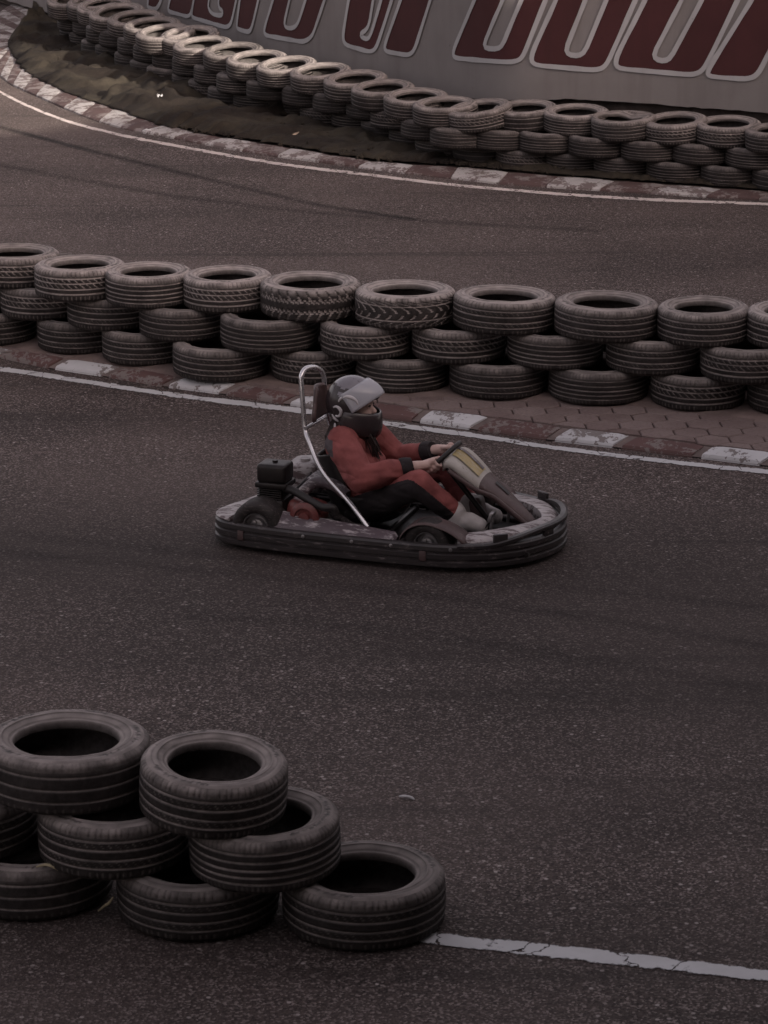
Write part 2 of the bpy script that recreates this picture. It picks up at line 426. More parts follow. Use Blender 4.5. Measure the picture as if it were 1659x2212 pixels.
def inside(q):
    best = None
    for i, p in enumerate(isl_f[:-1]):
        d = isl_f[i+1]-p; t = d.normalized(); w = q-p; s_ = w.dot(t)
        if -.02 <= s_ <= d.length+.02:
            n = Vector((-t.y, t.x, 0)); h = w.dot(n)
            if best is None or abs(h) < abs(best): best = h
    return best
bm = bmesh.new(); ly = bm.verts.layers.float.new('tone')
ang = math.atan2((G(1369, 939)-G(517, 828)).y, (G(1369, 939)-G(517, 828)).x)
ex = Vector((math.cos(ang), math.sin(ang), 0)); ey = Vector((-ex.y, ex.x, 0)); o0 = G(1000, 890, ZK); RH = .112
for i in range(-30, 26):
    for j in range(-14, 22):
        c = o0+ex*(i*1.5*RH)+ey*((j+.5*(i % 2))*math.sqrt(3)*RH)
        h = inside(c)
        if h is None or h < .0 or h > 1.6: continue
        corners = [c+ex*(RH*.955*math.cos(R_(60*k)))+ey*(RH*.955*math.sin(R_(60*k))) for k in range(6)]
        hs = [inside(q) for q in corners]
        if any(x is None for x in hs): continue
        pts = []
        for q, hh in zip(corners, hs):
            if hh < .01: q = q+ey*(.01-hh)
            pts.append(q)
        zz = ZK+rnd.uniform(-.002, .003); tn = rnd.random(); tl = Vector((rnd.uniform(-.01, .01), rnd.uniform(-.01, .01), 0))
        tp = [bm.verts.new((p.x+(c.x-p.x)*.06, p.y+(c.y-p.y)*.06, zz+(p-c).dot(tl))) for p in pts]
        lo = [bm.verts.new((p.x, p.y, ZK-.016)) for p in pts]; md = [bm.verts.new((p.x, p.y, zz-.005+(p-c).dot(tl))) for p in pts]
        for vv in tp+lo+md: vv[ly] = tn
        bm.faces.new(tp)
        for k in range(6):
            bm.faces.new((md[k], md[(k+1) % 6], tp[(k+1) % 6], tp[k])); bm.faces.new((lo[k], lo[(k+1) % 6], md[(k+1) % 6], md[k]))
tag(obj('pavement', bm, M['paver'], smooth=False), kind='structure', label='reddish hexagonal pavers in front of the middle tyres')
# blown sand that covers the pavers on the left and against the tyres
bm = bmesh.new(); rows = []
for i, p in enumerate(isl_f):
    t = (isl_f[min(i+1, len(isl_f)-1)]-isl_f[max(i-1, 0)]).normalized(); n = Vector((-t.y, t.x, 0))
    prog = i/(len(isl_f)-1); w0 = -.02 if prog < .46 else (.02+.55*min(1, (prog-.46)/.25))
    row = []
    for k in range(15):
        w = w0+(1.5-w0)*k/14; q = p+n*w
        zz = ZK+.012*noise.noise((q.x*3, q.y*3, 1))+.006*noise.noise((q.x*14, q.y*14, 2))
        zz += .010-(.035 if (k == 0) else 0)
        row.append((q.x, q.y, max(zz, ZK-.014)))
    rows.append(row)
sheet(bm, rows)
tag(obj('sand', bm, M['sand']), kind='stuff', label='brown sand blown over the paved island')

# ------------------------------------------------------------------ tyres
RT, WT = .31, .20
def tri(x): return 2*abs(2*(x-math.floor(x+.5)))-1
def tread_fn(kind):
    def ribs(zs, w):
        return lambda z: max([max(0, 1-max(0, abs(z-a)-w*.35)/(w*.25)) for a in zs]+[0])
    if kind in ('ribbed', 'collapsed'):
        g = ribs((-.050, -.018, .018, .050), .0068)
        def f(th, z):
            d = g(z)
            if abs(z) > .062:
                s = (th*72/(2*math.pi)) % 1; d = max(d, .55 if s < .22 else 0)
            elif .022 < abs(z) < .046:
                s = (th*60/(2*math.pi)+z*30) % 1; d = max(d, .32 if s < .14 else 0)
            return d
    elif kind == 'fine':
        g = ribs((-.056, -.030, -.004, .024, .052), .0075)
        def f(th, z):
            d = g(z)
            if abs(z) > .06:
                s = (th*90/(2*math.pi)) % 1; d = max(d, .45 if s < .25 else 0)
            return d
    elif kind == 'zigzag':
        def f(th, z):
            n = 30; u = th*n/(2*math.pi); d = 0
            zz = .006*(1 if (u*2) % 1 < .5 else -1)
            for a in (-.034, .034):
                if abs(z-a-zz) < .005: d = 1
            if abs(z-.0) < .0: d = 1
            if abs(z) > .030:
                s = (u+abs(z)*9) % 1; d = max(d, 1 if s < .2 else 0)
            elif abs(z) > .016:
                s = (u*2) % 1; d = max(d, .8 if s < .2 else 0)
            return d
    elif kind == 'curved':
        g = ribs((-.040, .044), .007)
        def f(th, z):
            n = 26; u = th*n/(2*math.pi); d = g(z)
            s = (u+(abs(z)/.06)**2*1.3+(.5 if z > 0 else 0)) % 1
            if .006 < abs(z) < .075: d = max(d, .95 if s < .17 else 0)
            if abs(z) > .06: d = max(d, .7 if (u*2) % 1 < .2 else 0)
            return d
    elif kind == 'dashed':
        g = ribs((-.046, -.016, .020, .050), .009)
        def f(th, z):
            u = th*44/(2*math.pi); d = g(z)
            if -.016 < z < .05: d = max(d, .8 if (u+z*28) % 1 < .16 else 0)
            if abs(z) > .06: d = max(d, .6 if (u*1.5) % 1 < .22 else 0)
            return d
    else:   # worn
        g = ribs((-.045, 0, .045), .007)
        def f(th, z):
            d = .6*g(z)
            if abs(z) > .066: d = max(d, .3 if (th*60/(2*math.pi)) % 1 < .2 else 0)
            return d
    return f
def revolve(prof, seg, dents, seed, warp=None):
    bm = bmesh.new(); ly = bm.verts.layers.float.new('dust'); rings = []
    n = len(prof)
    for i, (r, z, du0) in enumerate(prof):
        fade = min(1, min(i, n-1-i)/2.0) if n > 3 else 0
        ring = []
        for k in range(seg):
            th = 2*math.pi*k/seg; du = du0
            dz = dents*fade*noise.noise((2.2*math.cos(th)+seed, 2.2*math.sin(th), r*9))
            p = Vector((r*math.cos(th), r*math.sin(th), z+dz))
            if warp: p = warp(p)
            if .2475 < r < .269 and noise.noise((1.3*math.cos(th)+seed, 1.3*math.sin(th), 2)) > -.05:   # moulded lettering catches the dust unevenly
                du = du*(.45 if noise.cell((th*26, r*90, seed)) > .5 else 1.15) if False else du*(.5+.75*noise.cell(Vector((th*24, r*85, seed))))
            v = bm.verts.new(p); v[ly] = max(0, du*(1+.6*noise.noise((3*math.cos(th), 3*math.sin(th), seed+i*.35))))
            ring.append(v)
        rings.append(ring)
    for A, B in zip(rings, rings[1:]):
        for k in range(seg): bm.faces.new((A[k], A[(k+1) % seg], B[(k+1) % seg], B[k]))
    return bm
def base_r(z):
    a = abs(z)
    if a < .076: return RT-.004*(a/.076)**2
    return RT-.004-.020*min(1, (a-.076)/.018)**1.8
TY = {}
def make_tyre(kind, seed):
    warp = None
    if kind == 'collapsed':
        def warp(p):
            a = math.atan2(p.y, p.x); r = math.hypot(p.x, p.y)
            w = max(0, math.cos(a-.5))**3*max(0, min(1, (.30-r)/.07))*max(0, min(1, (p.z+.02)/.08))
            w2 = max(0, math.cos(a-2.6))**4*max(0, min(1, (.30-r)/.07))*max(0, min(1, (p.z+.02)/.08))
            return Vector((p.x*(1-.42*w+.25*w2), p.y*(1-.42*w+.25*w2), p.z-.035*w+.01*w2))
    f = tread_fn(kind); bm = bmesh.new(); ly = bm.verts.layers.float.new('dust')
    nz, seg = 53, 260; rows = []
    for i in range(nz):
        z = -.094+.188*i/(nz-1); row = []
        for k in range(seg):
            th = 2*math.pi*k/seg; d = f(th, z) if 0 < i < nz-1 else 0
            r = base_r(z)-.0075*d*(1 if abs(z) < .085 else .5)
            r += .002*noise.noise((2*math.cos(th)+seed, 2*math.sin(th), z*8))
            p = Vector((r*math.cos(th), r*math.sin(th), z))
            if warp: p = warp(p)
            v = bm.verts.new(p)
            sh = max(0, min(1, (z-.048)/.042))          # dust that has settled on the upper shoulder
            pt = .75+.6*noise.noise((4*math.cos(th), 4*math.sin(th), seed+z*12))
            v[ly] = .78*sh*pt*(1-.75*d) if z > .064 else max((1.05 if abs(z) < .058 else .45)*d*(.8+.5*noise.noise((3*math.cos(th)+seed, 3*math.sin(th), z*20))), .3*sh)
            row.append(v)
        rows.append(row)
    for A, B in zip(rows, rows[1:]):
        for k in range(seg): bm.faces.new((A[k], A[(k+1) % seg], B[(k+1) % seg], B[k]))
    tread = mesh_of('tread', bm, True, 50)
    e = base_r(.094)
    side = [(e, .094, .62), (.278, .0985, .62), (.268, .1005, .60), (.262, .0992, .35), (.258, .1005, .55), (.247, .1003, .58), (.2455, .1022, .62), (.239, .1022, .60), (.2375, .0992, .3), (.228, .0965, .58), (.218, .0915, .62), (.213, .0885, .3), (.206, .0845, .62)]
    bead = [(.206, .0845, .5), (.202, .0855, .55), (.198, .0835, .4), (.195, .076, .2), (.1935, .064, .12), (.196, .055, .1)]
    inn = [(.196, .055, .05), (.212, .062, .04), (.24, .075, .05), (.266, .070, .06), (.286, .046, .05), (.291, 0, .05), (.286, -.046, .06), (.266, -.070, .10), (.24, -.075, .12), (.212, -.062, .08), (.196, -.055, .1), (.195, -.076, .1), (.202, -.0855, .1), (.218, -.0915, .1), (.239, -.1015, .1), (.262, -.1, .1), (.278, -.0985, .1), (e, -.094, .1)]
    TY[kind] = dict(tread=tread, sidewall=mesh_of('sidewall', revolve(side, 200, .0035, seed, warp), True, 35),
                    bead=mesh_of('bead', revolve(bead, 112, .001, seed, warp), True, 50),
                    inner_liner=mesh_of('inner_liner', revolve(inn, 64, .0, seed, warp), True, 60))
    for nm in ('tread', 'sidewall', 'bead', 'inner_liner'):
        TY[kind][nm].materials.append(M['tread' if nm == 'tread' else 'sidewall'])
for i, k in enumerate(('ribbed', 'fine', 'zigzag', 'curved', 'dashed', 'worn', 'collapsed')): make_tyre(k, 3.7*i+1)
FIRST = {}
PARTS = ('tread', 'sidewall', 'bead', 'inner_liner')
def new_tyre(kind, loc, D, h, rz, tilt, dust, label, group):
    if kind not in FIRST:
        t = empty('car_tyre'); FIRST[kind] = t
        kids = [put(nm, TY[kind][nm], None, t) for nm in PARTS]
        t['parts'] = 4
    else:
        src = FIRST[kind]; t = src.copy(); COL.objects.link(t); kids = []
        for nm, ch in zip(PARTS, KIDS[kind]):
            c = ch.copy(); COL.objects.link(c); c.parent = t; kids.append(c)
    KIDS.setdefault(kind, kids)
    dv = dust*rnd.uniform(.78, 1.2)
    for c in kids: c.color = (dv*rnd.uniform(.93, 1.07), 0, 0, 1)
    t.location = loc
    t.rotation_mode = 'QUATERNION'
    q = Euler((tilt[0], tilt[1], 0)).to_quaternion() @ Euler((0, 0, rz)).to_quaternion()
    t.rotation_quaternion = q
    ov = rnd.uniform(-.012, .012)
    t.scale = (D/(2*RT)*(1+ov), D/(2*RT)*(1-ov), h/WT)
    tag(t, label, 'tyre', group)
    if 'parts' in t: del t['parts']
    return t
KIDS = {}
def place(x0, x1, yb, zb, h, Dfix=None):
    """tyre whose visible sides are at x0..x1 and whose front foot shows at yb, standing at height zb"""
    p = G((x0+x1)/2, yb, zb+.012)
    dirh = Vector((p.x, p.y, 0)).normalized(); D = Dfix or .6
    for _ in range(5):
        c = p+dirh*(D/2-.012)
        if not Dfix: D = (x1-x0)/F_PX*depth(Vector((c.x, c.y, zb+h/2)))
    return Vector((c.x, c.y, zb+h/2)), D
ORD = ['first', 'second', 'third', 'fourth', 'fifth', 'sixth', 'seventh', 'eighth', 'ninth', 'tenth', 'eleventh', 'twelfth', 'thirteenth', 'fourteenth', 'fifteenth', 'sixteenth', 'seventeenth', 'eighteenth', 'nineteenth', 'twentieth', 'twenty-first', 'twenty-second', 'twenty-third', 'twenty-fourth', 'twenty-fifth', 'twenty-sixth']
def jit(a=.012): return (rnd.uniform(-a, a), rnd.uniform(-a, a))

# middle barrier: bottom, middle and top course
HM = .193
mid_rows = {
 'bottom': [(-100, 82, 744, 'ribbed'), (82, 268, 763, 'ribbed'), (221, 405, 788, 'ribbed'), (373, 584, 823, 'ribbed'), (585, 770, 829, 'dashed'), (769, 970, 848, 'fine'), (971, 1182, 862, 'ribbed'), (1183, 1400, 874, 'fine'), (1404, 1608, 886, 'dashed'), (1612, 1815, 898, 'ribbed')],
 'middle': [(-165, 5, 668, 'ribbed'), (3, 185, 690, 'dashed'), (146, 332, 713, 'ribbed'), (301, 492, 736, 'ribbed'), (475, 690, 763, 'fine'), (690, 892, 776, 'dashed'), (888, 1093, 785, 'dashed'), (1095, 1302, 797, 'fine'), (1307, 1512, 809, 'ribbed'), (1511, 1715, 828, 'dashed')],
 'top': [(-62, 131, 622, 'dashed'), (75, 275, 650, 'dashed'), (228, 418, 665, 'fine'), (395, 590, 674, 'dashed'), (562, 781, 693, 'zigzag'), (766, 985, 711, 'curved'), (977, 1200, 724, 'ribbed'), (1195, 1421, 739, 'ribbed'), (1418, 1617, 747, 'ribbed'), (1610, 1815, 757, 'ribbed')]}
special = {('top', 4): 'tyre with blocky zigzag tread and torn rim edge, top row of the middle barrier',
           ('top', 5): 'tyre with curved wing-shaped tread blocks, top row of the middle barrier',
           ('top', 2): 'pale dusty tyre with worn flat tread, third in top row of middle barrier',
           ('top', 7): 'widest tyre in the top row of the middle barrier, with broad dusty rim',
           ('bottom', 3): 'lowest-row tyre of the middle barrier that juts out over the kerb edge'}
desc = {'ribbed': 'straight-grooved tyre', 'fine': 'closely ribbed tyre', 'dashed': 'tyre with slanting grooves', 'worn': 'worn tyre', 'zigzag': 'tyre', 'curved': 'tyre', 'collapsed': 'tyre'}
for li, nm in enumerate(('bottom', 'middle', 'top')):
    for i, (x0, x1, yb, kind) in enumerate(mid_rows[nm]):
        zb = ZK+.006+li*HM
        c, D = place(x0, x1, yb, zb, HM)
        if nm != 'top': c = c+Vector((0, .0, 0))
        lab = special.get((nm, i)) or f"{desc[kind]}, {ORD[i]} from the left, {nm} row of the middle barrier"
        new_tyre(kind, c, D, HM*1.035, rnd.uniform(0, 6.28), jit(.02 if nm == 'top' else .008), {'top': 1.3, 'middle': .95, 'bottom': .85}[nm], lab, 'tyres stacked in the middle barrier')

# a second row stands close behind, seen only through the gaps
for li in (0, 1):
    lst = mid_rows[('bottom', 'middle')[li]]
    cs_ = [place(x0, x1, yb, ZK+.006+li*HM, HM)[0] for x0, x1, yb, k in lst]
    for a, b in zip(cs_, cs_[1:]):
        t = (b-a).normalized(); c = (a+b)/2+Vector((-t.y, t.x, 0))*.56
        new_tyre('worn', c, .6, HM*1.03, rnd.uniform(0, 6.28), jit(.006), .6, 'tyre in the second row hidden close behind the middle barrier, seen only through its gaps', 'tyres of the hidden row behind the middle barrier')
# front barrier
HG = .20
fg = [(-95, 250, 1987, 0, 'worn', (0, 0), 'ground-level tyre at the left edge of the front stack, yellow stalks beside it'),
      (254, 608, 2032, 0, 'ribbed', (0, 0), 'ground-level tyre in the middle of the front stack, under two others'),
      (611, 962, 2054, 0, 'ribbed', (0, 0), 'ground-level tyre at the right end of the front stack beside the white line'),
      (-255, 88, 1868, 1, 'ribbed', (0, 0), 'second-row tyre of the front stack, cut off by the left picture edge'),
      (86, 412, 1898, 1, 'ribbed', (.0, .0), 'second-row tyre under both topmost tyres of the front stack'),
      (408, 738, 1926, 1, 'fine', (.015, -.035), 'second-row tyre of the front stack leaning on the right end tyre'),
      (-32, 330, 1765, 2, 'worn', (-.015, .01), 'largest topmost tyre of the front stack with a wide open hole'),
      (303, 624, 1808, 2, 'ribbed', (.06, .055), 'tilted topmost tyre of the front stack with pale rim lettering ring')]
for x0, x1, yb, lv, kind, tl, lab in fg:
    c, D = place(x0, x1, yb, lv*HG+.002, HG)
    new_tyre(kind, c+Vector((0, 0, .008 if lv == 2 else 0)), D, HG*(1.03 if lv else 1.0), rnd.uniform(0, 6.28), tl, 1.18 if lv == 2 else 1.0, lab, 'tyres stacked in the front barrier')

# far barrier, listed left to right (pixel = half of these numbers)
HF = .158; ZB = .045
far_top = [(205, 300, 72, 0), (290, 420, 85, 0), (333, 478, 100, 0), (387, 560, 130, 0), (465, 665, 158, 0), (533, 730, 188, 0), (588, 790, 222, 0), (693, 918, 232, 1), (748, 995, 275, 1), (877, 1112, 305, 1), (977, 1212, 340, 1), (1107, 1340, 368, 1), (1253, 1490, 397, 1), (1398, 1625, 432, 1), (1517, 1769, 472, 1), (1656, 1904, 512, 1), (1782, 2044, 546, 1), (1929, 2179, 562, 1), (2129, 2399, 562, 1), (2344, 2579, 580, 1), (2551, 2809, 606, 1), (2772, 3039, 617, 1), (2996, 3271, 632, 1), (3216, 3489, 660, 1)]
far_mid = [(250, 345, 135), (313, 420, 155), (373, 500, 190), (429, 570, 208), (507, 660, 240), (575, 740, 270), (657, 850, 296), (745, 950, 330), (838, 1050, 367), (935, 1160, 406), (1063, 1290, 434), (1218, 1440, 460), (1350, 1580, 490), (1493, 1720, 520), (1600, 1840, 560), (1731, 1980, 606), (1857, 2110, 641), (2026, 2270, 648), (2237, 2475, 663), (2452, 2690, 682), (2675, 2915, 697), (2894, 3140, 710), (3132, 3380, 730)]
far_bot = [(246, 320, 115), (258, 362, 178), (300, 420, 212), (353, 480, 249), (412, 550, 270), (495, 650, 307), (563, 730, 342), (633, 820, 372), (742, 930, 400), (812, 1020, 432), (897, 1110, 462), (1007, 1225, 484), (1157, 1385, 500), (1297, 1530, 543), (1430, 1665, 567), (1558, 1795, 608), (1679, 1920, 643), (1792, 2035, 687), (1953, 2195, 710), (2140, 2380, 734), (2349, 2590, 747), (2561, 2805, 765), (2789, 3035, 788), (3022, 3270, 806), (3246, 3500, 826)]
pin = 20
DF = .52
FAR_LINE = []
def far_row(lst, li, nm):
    n = len(lst); global HF
    for i, e in enumerate(lst):
        x0, x1, yb = e[0]*.5, e[1]*.5, e[2]*.5
        HF = .162+.014*(1-i/(n-1)); zb = ZB+li*HF
        # width follows the distance; the picture's left edge places it
        D = (.525+.07*(1-i/(n-1))+(.02 if li == 2 else 0))*(1+.05*noise.noise((i*1.7, li*3.1, .5)))
        c, _ = place(x0, x1, yb, zb, HF, D)
        wpx = F_PX*D/depth(c); p = G(x0+wpx/2, yb, zb+.012); dh = Vector((p.x, p.y, 0)).normalized()
        c = p+dh*(D/2-.012); c.z = zb+HF/2
        if li == 2: FAR_LINE.append(c.copy())
        kr = rnd.random(); kind = 'fine' if kr < .3 else 'ribbed' if kr < .72 else 'dashed' if kr < .88 else 'worn'
        if li == 2 and i == pin: kind = 'collapsed'
        back = n-1-i
        lab = f"{'dusty ' if li == 2 else 'dark '}tyre, {ORD[back]} from the right end in the {nm} row of the far barrier"
        if kind == 'collapsed': lab = 'collapsed tyre with its rim squeezed shut, top row of the far barrier'
        tl = jit(.01)
        if li == 2:
            u = i/(n-1); lean = .19*(1-u)+.05*u
            tl = (lean+rnd.uniform(-.03, .03), -.10+.06*u+rnd.uniform(-.03, .03))
            if i == 17: tl = (.08, -.14)
            if i == 21: tl = (.08, -.08)
        t = new_tyre(kind, c+Vector((0, 0, .008 if li == 2 else 0)), D, HF*1.04, rnd.uniform(0, 6.28) if kind != 'collapsed' else .3, tl,
                     .86 if li == 2 else .58, lab, 'tyres stacked in the far barrier')
far_row(far_bot, 0, 'bottom'); far_row(far_mid, 1, 'middle'); far_row(far_top, 2, 'top')

# ------------------------------------------------------------------ wall with painted letters
ln = FAR_LINE[:]
for _ in range(4):
    ln = [ln[0]]+[(a+b*2+c)/4 for a, b, c in zip(ln, ln[1:], ln[2:])]+[ln[-1]]
ln = [Vector((p.x, p.y, 0)) for p in ln]
d0 = (ln[0]-ln[3]).normalized(); d1 = (ln[-1]-ln[-4]).normalized()
ln = [ln[0]+d0*9]+[ln[0]+d0*4]+ln[::2]+[ln[-1]+d1*3, ln[-1]+d1*8]
off = []
for i, p in enumerate(ln):
    t = (ln[min(i+1, len(ln)-1)]-ln[max(i-1, 0)]).normalized()
    off.append(p+Vector((-t.y, t.x, 0))*.72)
WL = catmull(off, 5)
WS = [0]
for a, b in zip(WL, WL[1:]): WS.append(WS[-1]+(b-a).length)
def wall_hit(px, py):
    d = ray(px, py); best = None
    for i in range(len(WL)-1):
        a, b = WL[i], WL[i+1]; e = b-a
        den = d.x*e.y-d.y*e.x
        if abs(den) < 1e-9: continue
        t = (a.x*e.y-a.y*e.x)/den
        s = (a.x*d.y-a.y*d.x)/den
        if t > 0 and -.001 <= s <= 1.001:
            if best is None or t < best[0]: best = (t, WS[i]+s*e.length)
    return (best[1], CAM_H+d.z*best[0]) if best else None
def wall_pt(s, z, out):
    i = 0
    while i < len(WS)-2 and WS[i+1] < s: i += 1
    t = (s-WS[i])/(WS[i+1]-WS[i]); p = WL[i].lerp(WL[i+1], t); e = (WL[i+1]-WL[i]).normalized()
    return Vector((p.x+e.y*out, p.y-e.x*out, z))
hb = [wall_hit(1659, 243)[1], wall_hit(1450, 229)[1]]
ZW = max(.12, sum(hb)/2)
wall = empty('painted_wall', (0, 0, 0))
tag(wall, 'grey boundary wall with large red slanted letters outlined in white behind far tyres', 'wall')
bm = bmesh.new(); rows = []
Sd = [WS[-1]*i/420 for i in range(421)]
sA, sB = wall_hit(560, 100)[0], wall_hit(1250, 215)[0]
def zbase(s_): return ZW*max(.15, min(1, .15+.85*(s_-sA)/(sB-sA)))
for s in Sd:
    zb = zbase(s)+.012*noise.noise((s*5, 0, 3))+.01*noise.noise((s*17, 0, 5))
    rows.append([wall_pt(s, zb, -.12), wall_pt(s, zb, 0)]+[wall_pt(s, zb+(3.2-zb)*k/4, 0) for k in range(1, 5)]+[wall_pt(s, 3.2, -.18)])
sheet(bm, rows); obj('wall_face', bm, M['wall'], wall, angle=30)
bm = bmesh.new()
sheet(bm, [[wall_pt(s, 0, -.10), wall_pt(s, zbase(s)+.03, -.11)] for s in Sd]); obj('footing', bm, M['footing'], wall)
def z2(pts): return [(829.5+.5*x, .5*y) for x, y in pts]
def z5(pts): return [(387.1+.3667*x, .3667*y) for x, y in pts]
letters = [
 z2([(470, -190), (395, 0), (303, 218), (306, 250), (565, 268), (602, 250), (700, 0), (780, -190), (672, -190), (597, 0), (510, 212), (430, 207), (517, 0), (590, -190)]),
 z2([(822, -190), (745, 0), (638, 238), (645, 280), (920, 303), (962, 285), (1088, 0), (1170, -190), (1042, -190), (962, 0), (862, 243), (780, 233), (872, 0), (948, -190)]),
 z2([(1212, -190), (1130, 0), (1003, 250), (1006, 295), (1340, 324), (1385, 300), (1530, 0), (1622, -190), (1462, -190), (1375, 0), (1230, 268), (1158, 250), (1288, 0), (1376, -190)]),
 z2([(1690, -190), (1590, 0), (1402, 300), (1402, 330), (1575, 342), (1620, 320), (1775, 0), (1868, -190)]),
 z5([(1080, -300), (1003, 0), (968, 220), (985, 265), (1135, 307), (1168, 280), (1258, 0), (1352, -300), (1275, -300), (1195, 0), (1135, 205), (1112, 235), (1065, 205), (1122, 165), (1148, 0), (1205, -300)]),
 z5([(1415, -300), (1310, 0), (1214, 270), (1222, 303), (1358, 326), (1392, 295), (1485, 0), (1580, -300)]),
 z5([(650, -300), (558, 0), (504, 178), (515, 208), (740, 247), (790, 215), (862, 0), (955, -300), (840, -300), (750, 0), (702, 150), (660, 170), (620, 152), (655, 0), (740, -300)]),
 z5([(440, -300), (362, 0), (344, 150), (350, 170), (412, 190), (432, 170), (472, 0), (545, -300)]),
 z5([(160, -300), (90, 0), (78, 90), (90, 105), (285, 162), (312, 140), (342, 0), (415, -300), (300, -300), (236, 0), (240, 48), (264, 62), (258, 92), (205, 85), (176, 50), (180, 0), (245, -300)]),
 z5([(40, -300), (-50, 0), (-62, 55), (-50, 70), (55, 98), (75, 82), (92, 0), (160, -300)]),
 z5([(-140, -300), (-178, 0), (-182, 36), (-172, 44), (-135, 54), (-120, 40), (-100, 0), (-60, -300)]),
]
def chaikin(P, n=2):
    for _ in range(n):
        Q = []
        for i, a in enumerate(P):
            b = P[(i+1) % len(P)]
            l = math.hypot(b[0]-a[0], b[1]-a[1]); k = min(.3, .045/max(l, 1e-6)) if l > 0 else .25
            k = max(k, .0) if l > .16 else .25
            Q += [(a[0]+(b[0]-a[0])*k, a[1]+(b[1]-a[1])*k), (a[0]+(b[0]-a[0])*(1-k), a[1]+(b[1]-a[1])*(1-k))]
        P = Q
    return P
for P in letters:
    W = [wall_hit(x, y) for x, y in P]
    if any(w is None for w in W): continue
    W = chaikin(W, 2)
    bm = bmesh.new(); vs = [bm.verts.new((s, z, 0)) for s, z in W]
    for tr in tessellate_polygon([[Vector((s, z, 0)) for s, z in W]]):
        try: bm.faces.new([vs[k] for k in tr])
        except ValueError: pass
    s0_, s1_ = min(q[0] for q in W), max(q[0] for q in W); k = s0_+.06
    while k < s1_:
        bmesh.ops.bisect_plane(bm, geom=bm.verts[:]+bm.edges[:]+bm.faces[:], plane_co=(k, 0, 0), plane_no=(1, 0, 0)); k += .06
    for v_ in bm.verts: v_.co = wall_pt(v_.co.x, v_.co.y, .006)
    lo = obj('painted_letter', bm, M['letter'], wall, smooth=False)
    Q = []
    for i, p in enumerate(W):
        q = W[(i+1) % len(W)]; m_ = max(1, int(math.hypot(q[0]-p[0], q[1]-p[1])/.05))
        Q += [(p[0]+(q[0]-p[0])*k/m_, p[1]+(q[1]-p[1])*k/m_) for k in range(m_)]
    W = Q
    bm = bmesh.new(); n = len(W); a_ = []; b_ = []
    for i in range(n):
        p, q, r = Vector(W[i-1]), Vector(W[i]), Vector(W[(i+1) % n])
        t = (r-p)
        if t.length < 1e-6: t = Vector((1, 0))
        t.normalize(); nn = Vector((t.y, -t.x)); w = .021*(1+.25*noise.noise((q.x*6, q.y*6, 4)))
        a_.append(bm.verts.new(wall_pt(*(q+nn*w), .012))); b_.append(bm.verts.new(wall_pt(*(q-nn*w), .012)))
    for i in range(n): bm.faces.new((a_[i], a_[(i+1) % n], b_[(i+1) % n], b_[i]))
    obj('letter_outline', bm, M['outline'], lo, smooth=False)

# dirt between the far kerb and the wall, and the cloth laid over it
Bc = [(260, -30), (200, 0), (130, 65), (75, 130), (48, 172), (46, 194), (54, 215), (105, 290), (185, 345), (330, 410), (500, 465), (690, 533), (830, 570), (950, 592), (1200, 630), (1490, 680), (1700, 703), (1989, 722), (2169, 740), (2579, 775), (2809, 790), (3029, 806), (3379, 832), (3760, 855), (4160, 876)]
Bw = catmull([G(x*.5, y*.5, ZF) for x, y in Bc], 8)
Tw = []
nB = len(Bw)
smin = WS[-1]*.05
hitL = [wall_hit(1659, 200)[0]]
for i, p in enumerate(Bw):
    # nearest wall point, kept in order along the wall
    best = min(range(len(WL)), key=lambda k: (WL[k]-Vector((p.x, p.y, 0))).length)
    Tw.append(WS[best])
for i in range(1, nB): Tw[i] = max(Tw[i], Tw[i-1]+.001)
for _ in range(10): Tw = [Tw[0]]+[(a+b+c)/3 for a, b, c in zip(Tw, Tw[1:], Tw[2:])]+[Tw[-1]]
bm = bmesh.new()
sheet(bm, [[Vector((p.x, p.y, ZF-.012))]+[Vector((p.x, p.y, ZF-.012)).lerp(wall_pt(s, ZF-.012, -.12), k/5) for k in range(1, 6)] for p, s in zip(Bw, Tw)])
tag(obj('dirt', bm, M['dirt'], smooth=False), kind='structure', label='bare dirt verge below the far tyres')
def cloth_sheet(i0, i1, t1, seed, name, label, lift=.0, amp=1.0, ragged=.06, t0=0.0):
    bm = bmesh.new(); rows = []; nt_ = 46
    P = []
    for i in range(i0, i1):
        for k in range(4): P.append((Bw[i].lerp(Bw[i+1], k/4), Tw[i]+(Tw[i+1]-Tw[i])*k/4))
    for j, (p, s) in enumerate(P):
        w = wall_pt(s, ZF, -.05); row = []
        endf = min(1, min(j, len(P)-1-j)/3.0)
        for k in range(nt_+1):
            u = k/nt_; rag = ragged*noise.noise((j*.21, seed, 0))+.4*ragged*noise.noise((j*.8, seed, 2))
            t = t0+rag*(1-u)*.5+(t1-t0)*u*(1+.12*noise.noise((j*.13, seed, 7)))
            q = Vector((p.x, p.y, ZF)).lerp(w, t)
            a = min(1, u*7)*min(1, (1-u)*7+.25)*endf
            h = .05*abs(noise.noise((q.x*1.1+seed, q.y*1.1, 0)))+.05*max(0, 1-abs(noise.noise((q.x*1.9, q.y*1.3, seed)))*5)+.045*(.5-abs(noise.noise((q.x*3.1, q.y*3.1, seed))))+.02*noise.noise((q.x*7, q.y*7, seed))+.012*noise.noise((q.x*13, q.y*13, seed))
            row.append((q.x, q.y, ZF+lift+.004+max(0, h*amp*a+.014*min(1, u*14)*endf)))
        rows.append(row)
    sheet(bm, rows)
    return solidify(tag(obj(name, bm, M['cloth'], angle=80), label, 'ground cloth', 'ground cloths laid along the far kerb'), .004)
cloth_sheet(8, 92, .66, 3.0, 'ground_cloth', 'crumpled olive-brown cloth spread over the tip of the far verge', 0, 1.35, .04, -.02)
